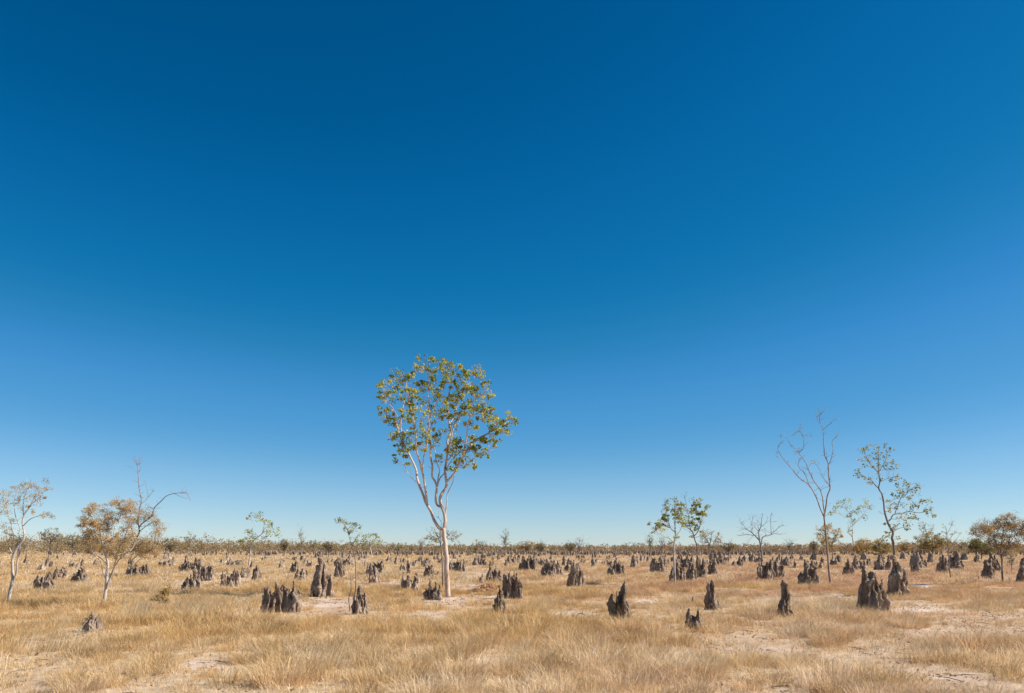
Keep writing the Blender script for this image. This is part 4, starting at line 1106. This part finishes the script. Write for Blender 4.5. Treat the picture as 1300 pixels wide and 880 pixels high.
tree('low_shrub', 'low yellow-green leafy shrub in the near grass right of the orange-leaved tree', (207, 775),
     [([(207, 775), (207, 765), (206, 754)], 1.4, .6), ([(207, 770), (213, 758), (214, 750)], .9, .4), ([(207, 770), (200, 760), (197, 752)], .9, .4)],
     ell([(207, 757, 9, 9), (212, 750, 6, 6), (199, 760, 5, 6)], 60, 3.4, 30), [(.56, .38, .10), (.64, .46, .17), (.42, .31, .10)], M_BARK, leaf_px=2.2, per=10, seed=30, cat='shrub', minleaf=.02)

# little trees that poke above the far scrub
SMALL = [
    (241, 706, 676, 9, 'pale', 'tiny pale treetop above the scrub right of the dead arching tree'),
    (216, 707, 684, 12, 'olive', 'olive bushy treetop just right of the dead arching tree'),
    (361, 706, 684, 5, 'olive', 'tiny leafy treetop above the scrub right of the slender green-topped tree'),
    (382, 712, 675, 4, 'pole', 'thin pole-like sapling poking above the scrub beyond the arched mound'),
    (398, 706, 686, 7, 'pale', 'tiny wispy tree above the scrub just left of the sapling pair'),
    (417, 708, 688, 8, 'olive', 'dark olive bush beyond the arched mound, darker than the scrub'),
    (533, 716, 686, 3, 'bare', 'thin bare upright sapling left of the tall green trunk'),
    (505, 707, 690, 9, 'pale', 'low pale bush in the scrub line left of the thin bare sapling'),
    (604, 712, 685, 7, 'gold', 'yellowish wispy tree just right of the tall green trunk'),
    (613, 712, 686, 6, 'bare', 'grey brushy bare shrub right of the yellowish wispy tree'),
    (641, 707, 672, 5, 'pale', 'tiny green tree standing alone against the sky right of the tall tree'),
    (668, 706, 687, 13, 'orange', 'rounded orange bush on the horizon behind the pitted mound'),
    (686, 705, 690, 8, 'olive', 'small dark bush on the horizon right of the rounded orange bush'),
    (724, 705, 689, 7, 'olive', 'small dark bush on the horizon left of the little bare tree'),
    (735, 712, 682, 8, 'bare', 'little bare flat-topped tree on the horizon'),
    (825, 710, 676, 6, 'pale', 'wispy sapling at the left of the two green-crowned trees'),
    (840, 716, 678, 5, 'bare', 'thin bare sapling between the wispy one and the green-crowned tree'),
    (1033, 708, 687, 6, 'olive', 'dark leafy bush on the horizon left of the bare forked trunk'),
    (1002, 706, 687, 5, 'bare', 'tiny bare bush on the horizon right of the dead tree'),
    (925, 706, 689, 10, 'olive', 'brown bush in the scrub left of the bare dead tree'),
    (1147, 706, 688, 9, 'orange', 'low brown bush in the scrub right of the two-crowned tree'),
    (1220, 706, 685, 9, 'gold', 'golden bush between the thin sparse tree and the dark green bush'),
    (22, 708, 681, 14, 'olive', 'olive brown bush behind the leaning white trunk'),
    (92, 708, 678, 12, 'olive', 'olive bush behind and left of the orange-leaved tree'),
]
PAL = {'pale': PALE, 'olive': OLIVE + GREYTAN, 'pole': PALE, 'bare': GREYTAN, 'gold': [(.45, .38, .14), (.5, .42, .2), (.34, .32, .12)], 'orange': ORANGE + GOLD}
for i, (x, by, ty, hw, kd, lab) in enumerate(SMALL):
    h = by - ty
    if kd in ('pole', 'bare') and hw < 5:
        br = [([(x, by), (x + .5, by - h * .5), (x, ty)], 1.3, .5), ([(x, by - h * .5), (x + hw, ty + h * .2)], .6, .3)]
    else:
        br = [([(x, by), (x + .6, by - h * .35), (x, by - h * .6)], 1.3, .7), ([(x, by - h * .5), (x - hw * .6, ty + h * .2)], .7, .3), ([(x, by - h * .55), (x + hw * .6, ty + h * .15)], .7, .3), ([(x, by - h * .6), (x + .4, ty + h * .1)], .7, .3)]
    n = {'pale': 16, 'olive': 60, 'pole': 8, 'bare': 16, 'gold': 20, 'orange': 80}[kd]
    per = {'pale': 18, 'olive': 18, 'pole': 16, 'bare': 2, 'gold': 20, 'orange': 12}[kd]
    cl = ell([(x, ty + h * .32, hw, h * .32)], n, 2.0, 60 + i)
    tree('distant_bush' if kd in ('olive', 'orange') else 'distant_sapling', lab, (x, by), br, cl, PAL[kd], M_BARK, leaf_px=1.2, per=per, seed=60 + i,
         fine=4 if kd == 'bare' else 1, twig=.4, cat='bush' if kd in ('olive', 'orange') else 'tree', group='small trees along the far scrub line', minleaf=.07, leafm=M_DRY if kd in ('olive', 'orange', 'bare') else None)

# ------------------------------------------------------------------ far scrub band, one mass
sb = MB()
rs = np.random.default_rng(77)
cen, rad, cc = [], [], []
N = 5200
pxs = rs.uniform(-420, 1720, N)
Ds = 195 + 380 * rs.random(N) ** 1.7
tops = np.interp(pxs, [-400, 0, 120, 260, 420, 520, 700, 900, 1000, 1120, 1180, 1700], [5.0, 5.0, 4.5, 4.0, 3.6, 2.9, 2.5, 2.8, 3.2, 3.6, 3.7, 4.0])
starts = np.interp(pxs, [0, 300, 500, 800, 1100, 1300], [0.95, 1.0, 1.12, 1.2, 1.1, 1.0])
trk = MB()
for i in range(N):
    D = Ds[i] * starts[i]
    X = (pxs[i] - CX) * D / F
    h = tops[i] * rs.uniform(.5, 1.0) * (1 + .28 * float(vnoise(X * .03, D * .01, 0, 8))) * (rs.uniform(1.1, 1.5) if rs.random() < .07 else 1)
    wd = h * rs.uniform(.45, .9)
    nc = 7
    a = rs.uniform(0, 6.283, nc)
    k = np.sqrt(rs.random(nc)) * wd * .8
    cz = h * rs.uniform(.12, .88, nc)
    cen.append(np.stack([X + np.cos(a) * k, D + np.sin(a) * k, cz], 1))
    rad.append(np.full(nc, h * .2) * rs.uniform(.7, 1.3, nc))
    if rs.random() < .35:
        tube(trk, [(X, D, -.1), (X + rs.uniform(-.2, .2), D, h * .4), (X + rs.uniform(-.5, .5), D, h * .75)], [.07, .06, .03], 4)
SCR = [(.30, .225, .11), (.40, .29, .155), (.34, .265, .145), (.46, .33, .19), (.22, .18, .09), (.36, .25, .14)]
SCR_R = [(.34, .215, .125), (.44, .285, .17), (.30, .20, .125), (.50, .33, .20), (.24, .17, .10), (.36, .26, .12)]
CE, RA = np.concatenate(cen), np.concatenate(rad)
rgt = (CX + CE[:, 0] / CE[:, 1] * F) + rs.normal(0, 160, len(CE)) > 800
leaves(sb, CE[~rgt], RA[~rgt], 13, .30, SCR, rs, aspect=.75)
leaves(sb, CE[rgt], RA[rgt], 13, .30, SCR_R, rs, aspect=.75)
ts = np.concatenate(trk.v)
sb.add(ts, np.concatenate(trk.q), np.concatenate(trk.t), np.tile([.3, .25, .2], (len(ts), 1)))
o = link('distant_scrub', sb.mesh('distant_scrub', M_DRY))
tag(o, 'continuous low band of olive brown scrub along the horizon', 'scrub', None, 'stuff')

# ------------------------------------------------------------------ grass


def tuft(nb, hmin, hmax, spread, w, seed, lean=0.0, splay=.8):
    """curved tapering blades; returns verts (nb,5,3)"""
    g = np.random.default_rng(seed)
    a = g.uniform(0, 6.283, nb)
    r0 = spread * np.sqrt(g.random(nb)) * .75
    bx, by_ = np.cos(a) * r0, np.sin(a) * r0
    a2 = a + g.normal(0, .7, nb)
    L = g.uniform(hmin, hmax, nb)
    out_ = g.uniform(.1, 1.0, nb) * L * splay
    dx, dy = np.cos(a2) * out_ + lean * L, np.sin(a2) * out_
    dome = 1 - .45 * (r0 / spread) ** 2
    h1, h2 = L * g.uniform(.42, .62, nb) * dome, L * g.uniform(.5, 1.0, nb) * dome
    p0 = np.stack([bx, by_, np.full(nb, -.02)], 1)
    p1 = np.stack([bx + dx * .35, by_ + dy * .35, h1], 1)
    p2 = np.stack([bx + dx, by_ + dy, h2], 1)
    wa = g.uniform(0, 3.14, nb)
    wv = np.stack([np.cos(wa), np.sin(wa), np.zeros(nb)], 1) * w * g.uniform(.6, 1.3, nb)[:, None]
    return np.stack([p0 - wv * .5, p0 + wv * .5, p1 + wv * .42, p1 - wv * .42, p2], 1)


STRAW = np.array([(.70, .51, .28), (.77, .59, .37), (.64, .44, .22), (.54, .37, .18), (.82, .66, .46)])


def scatter(mb, dmin, dmax, npts, nb, hmin, hmax, spread, w, seed, thr, xk=.74, pw=1.0, splay=.8, ck=.35, tone=1.0):
    g = np.random.default_rng(seed)
    # uniform over the wedge area
    u = g.random(npts)
    D = np.sqrt(dmin ** 2 + (dmax ** 2 - dmin ** 2) * u ** pw)
    X = g.uniform(-xk, xk, npts) * D
    # mean over clumps
    cv = cover(X, D)
    clump = fbm(X * .9, D * .9, 7.7, 2, seed)
    keep = (cv + clump * ck) > thr + g.uniform(-.2, .2, npts)
    hx, hy_ = to_px(X, D)
    for (ox, oy, ow) in occupied:
        dd_ = dist(oy)
        near = (np.abs(X - (ox - CX) * dd_ / F) < ow * 1.15 * dd_ / F) & (np.abs(D - dd_) < max(ow * dd_ / F * 1.6, .12))
        keep &= ~near
    X, D, cv = X[keep], D[keep], cv[keep]
    n = len(X)
    protos_ = [tuft(nb, hmin, hmax, spread, w, seed * 10 + k, splay=splay) for k in range(12)]
    pid = g.integers(0, 12, n)
    th = g.uniform(0, 6.283, n)
    px, py = to_px(X, D)
    big = fbm(X * .28, D * .22, 1.1, 2, 91)
    sc = g.uniform(.55, 1.2, n) * (0.8 + .45 * np.clip(cv, 0, 1)) * (1 + .35 * big)
    zs = g.uniform(.7, 1.15, n)
    f = fbm(X * .12, D * .12, 2.2, 3, 55)
    f2 = fbm(X * .5, D * .5, 4.4, 2, 66)
    base = STRAW[g.integers(0, 5, n)]
    gold = np.array([.64, .41, .16])
    red = np.array([.60, .34, .23])
    brown = np.array([.36, .23, .13])
    wg = np.clip(f * 1.2 + .15, 0, .7)[:, None]
    wr = (np.clip((px - 450) / 500, 0.08, 1) * np.clip(1.35 - np.abs(py - 728) / 40, 0.3, 1) * np.clip(f2 * 1.6 + .5, 0, 1) * .75)[:, None]
    wb = (np.clip(f2 * 2.0 - .55, 0, 1) * .6)[:, None]
    colr = base * (1 - wg) + gold * wg
    colr = colr * (1 - wr) + red * wr
    colr = colr * (1 - wb) + brown * wb
    colr *= g.uniform(.78, 1.12, n)[:, None] * tone * 1.04
    zg = height(X, D) * np.clip(1.3 - D / 300, 0, 1)
    for k in range(12):
        s_ = pid == k
        m = int(s_.sum())
        if not m:
            continue
        T = protos_[k]                                   # nb,5,3
        ct, st = np.cos(th[s_])[:, None, None], np.sin(th[s_])[:, None, None]
        V = np.empty((m, nb, 5, 3), np.float32)
        V[..., 0] = (T[None, :, :, 0] * ct - T[None, :, :, 1] * st) * sc[s_][:, None, None] + X[s_][:, None, None]
        V[..., 1] = (T[None, :, :, 0] * st + T[None, :, :, 1] * ct) * sc[s_][:, None, None] + D[s_][:, None, None]
        V[..., 2] = T[None, :, :, 2] * (sc[s_] * zs[s_])[:, None, None] + zg[s_][:, None, None]
        b = np.arange(m * nb) * 5
        q_ = np.stack([b, b + 1, b + 2, b + 3], 1)
        t_ = np.stack([b + 3, b + 2, b + 4], 1)
        cvar = np.random.default_rng(k).uniform(.8, 1.2, (1, nb, 1, 1))
        cc_ = (colr[s_][:, None, None, :] * cvar * np.ones((1, 1, 5, 1))).reshape(-1, 3)
        mb.add(V.reshape(-1, 3), q_, t_, cc_)
    return n


gb = MB()
n1 = scatter(gb, 8.0, 34, 24000, 26, .03, .13, .17, .0055, 1, .22, splay=1.3, tone=1.05)
n1 += scatter(gb, 8.0, 38, 7200, 190, .13, .34, .33, .0055, 4, .72, splay=1.35, ck=1.1)
n1 += scatter(gb, 8.0, 38, 3200, 40, .22, .42, .16, .005, 6, .78, splay=.6, ck=.6, tone=1.05)
n2 = scatter(gb, 34, 80, 30000, 14, .05, .16, .28, .015, 2, .22, splay=1.2, tone=1.05)
n2 += scatter(gb, 38, 85, 12500, 64, .14, .36, .40, .013, 5, .72, splay=1.25, ck=1.1)
n3 = scatter(gb, 75, 240, 30000, 10, .08, .22, .55, .05, 3, .25, xk=.72)
n3 += scatter(gb, 85, 230, 16000, 22, .15, .36, .5, .04, 7, .80, xk=.72, ck=.9)
print('tufts', n1, n2, n3, 'verts', gb.n)
# tall pale leaning seed stalks
g = np.random.default_rng(9)
for (px, py, hw, n, L) in [(165, 790, 26, 110, .8), (235, 792, 34, 130, .75), (265, 786, 20, 50, .7), (690, 790, 45, 90, .55), (300, 776, 20, 60, .6), (1265, 775, 30, 60, .5), (590, 738, 18, 70, .5), (450, 720, 16, 70, .6), (60, 830, 60, 160, .7), (420, 850, 80, 160, .6), (880, 860, 90, 160, .55), (1150, 840, 80, 160, .6), (660, 836, 60, 120, .5)]:
    D = dist(py + g.uniform(-6, 4, n))
    X = (px + g.normal(0, hw * .45, n) - CX) * D / F
    ln = L * g.uniform(.6, 1.15, n)
    dx, dy = ln * g.uniform(.35, .85, n), ln * g.uniform(-.2, .2, n)
    wv = .006 * D / 22
    p0 = np.stack([X, D, np.full(n, -.02)], 1)
    p1 = p0 + np.stack([dx * .4, dy * .4, ln * .6], 1)
    p2 = p0 + np.stack([dx, dy, ln], 1)
    wx = np.stack([wv * .6, g.uniform(-1, 1, n) * wv, 0 * wv], 1)
    V = np.stack([p0 - wx, p0 + wx, p1 + wx * .7, p1 - wx * .7, p2], 1)
    b = np.arange(n) * 5
    gb.add(V.reshape(-1, 3), np.stack([b, b + 1, b + 2, b + 3], 1), np.stack([b + 3, b + 2, b + 4], 1), np.tile([.84, .69, .44], (n * 5, 1)))
o = link('dry_grass', gb.mesh('dry_grass', M_GRASS))
tag(o, 'dry straw coloured grass tussocks covering the sandy plain', 'grass', None, 'stuff')

# ------------------------------------------------------------------ ground litter: scraps of leaf, bark crumbs, dead stalks
lt_ = MB()
g = np.random.default_rng(44)
n = 26000
D = np.sqrt(8.0 ** 2 + (46 ** 2 - 64) * g.random(n) ** 1.1)
X = g.uniform(-.74, .74, n) * D
kp = (cover(X, D) < .75) & (fbm(X * 1.1, D * 1.1, 9.0, 2, 71) > -.25)
X, D = X[kp], D[kp]
Z = height(X, D) + .012
leaves(lt_, np.stack([X, D, Z], 1), np.full(len(X), .10), 2, .055, [(.36, .20, .11), (.52, .34, .20), (.22, .14, .09), (.62, .46, .30), (.30, .24, .19)], g, aspect=.5, flat=.12)
for j in range(900):
    k_ = int(g.integers(0, len(X)))
    a_ = g.uniform(0, 6.283)
    L_ = g.uniform(.08, .4)
    p_ = np.array([X[k_], D[k_], Z[k_]])
    e_ = p_ + np.array([math.cos(a_) * L_, math.sin(a_) * L_, g.uniform(-.01, .04)])
    m_ = (p_ + e_) / 2 + np.array([g.normal(0, .02), g.normal(0, .02), .01])
    tube(lt_, [p_, m_, e_], [.006, .007, .003], 4, c=(.26, .19, .15))
o = link('ground_litter', lt_.mesh('ground_litter', M_DRY))
tag(o, 'scraps of dry leaf, bark and fine stalks strewn over the sand', 'litter', None, 'stuff')

# ------------------------------------------------------------------ fallen leaves, sticks
lp = MB()
g = np.random.default_rng(12)
D = dist(751)
c0 = P(617, 751, D)
n = 200
ang, k = g.uniform(0, 6.283, n), np.sqrt(g.random(n))
cx_, cy_ = c0[0] + np.cos(ang) * k * .50, c0[1] + np.sin(ang) * k * .6
cz_ = .03 + .34 * np.clip(1 - k ** 1.5, 0, 1) * g.random(n)
leaves(lp, np.stack([cx_, cy_, cz_], 1), np.full(n, .06), 5, .12, [(.58, .31, .16), (.70, .44, .26), (.42, .21, .11), (.78, .56, .38)], g, aspect=.6)
root = bpy.data.objects.new('fallen_branch', None)
C.objects.link(root)
root.location = (c0[0], c0[1], 0)
tag(root, 'heap of dry reddish-brown leaves on a fallen branch lying on bare sand', 'fallen branch')
link('dry_leaves', lp.mesh('dry_leaves', M_DRY, (c0[0], c0[1], 0)), root)
bb = MB()
tube(bb, *smooth_line([(c0[0] - .75, c0[1] - .1, .04), (c0[0] - .3, c0[1], .12), (c0[0] + .2, c0[1] + .1, .16), (c0[0] + .5, c0[1] + .15, .06)], [.025, .03, .025, .012]), n=6)
for j in range(14):
    a = g.uniform(-.5, .4)
    s0 = np.array([c0[0] + a, c0[1] + .05, .1])
    e = s0 + np.array([g.uniform(-.3, .3), g.uniform(-.4, .4), g.uniform(0, .22)])
    tube(bb, [s0, (s0 + e) / 2, e], [.01, .008, .004], 4)
link('branch', bb.mesh('branch', M_DEAD, (c0[0], c0[1], 0), smooth=True, colour=False), root)

STK = [(982, 766, 16, .03, 'dark fallen stick lying left of the narrow figure-like mound'), (512, 757, 12, .02, 'short dark fallen stick on bare earth left of the tall green trunk'),
       (738, 782, 11, .03, 'dark fallen stick in the bare near patch left of the pointed mound'), (650, 786, 6, .02, 'tiny upright dark stick in the near grass below the pitted mound')]
for i, (px, py, L, r, lab) in enumerate(STK):
    D = dist(py)
    s = D / F
    c = P(px, py, D)
    sk = MB()
    if 'upright' in lab:
        tube(sk, *smooth_line([(0, 0, -.05), (.01, 0, .12), (.0, .02, .26)], [r * .6, r * .5, r * .3]), n=6, knob=.2)
    else:
        tube(sk, *smooth_line([(-L / 2 * s, -.05, .03), (-L * .15 * s, .05, .06), (L * .2 * s, -.02, .05), (L / 2 * s, .06, .02)], [r * .5, r, r * .9, r * .4]), n=7, knob=.25, seed=i)
        tube(sk, *smooth_line([(L * .1 * s, 0, .05), (L * .25 * s, .1, .14), (L * .3 * s, .16, .2)], [r * .5, r * .35, r * .15]), n=5)
    o = link('fallen_stick', sk.mesh('fallen_stick', M_BARK, smooth=True, colour=False), None, (c[0], c[1], 0))
    tag(o, lab, 'stick', 'dead sticks lying on the plain')

print('objects', len(bpy.data.objects))
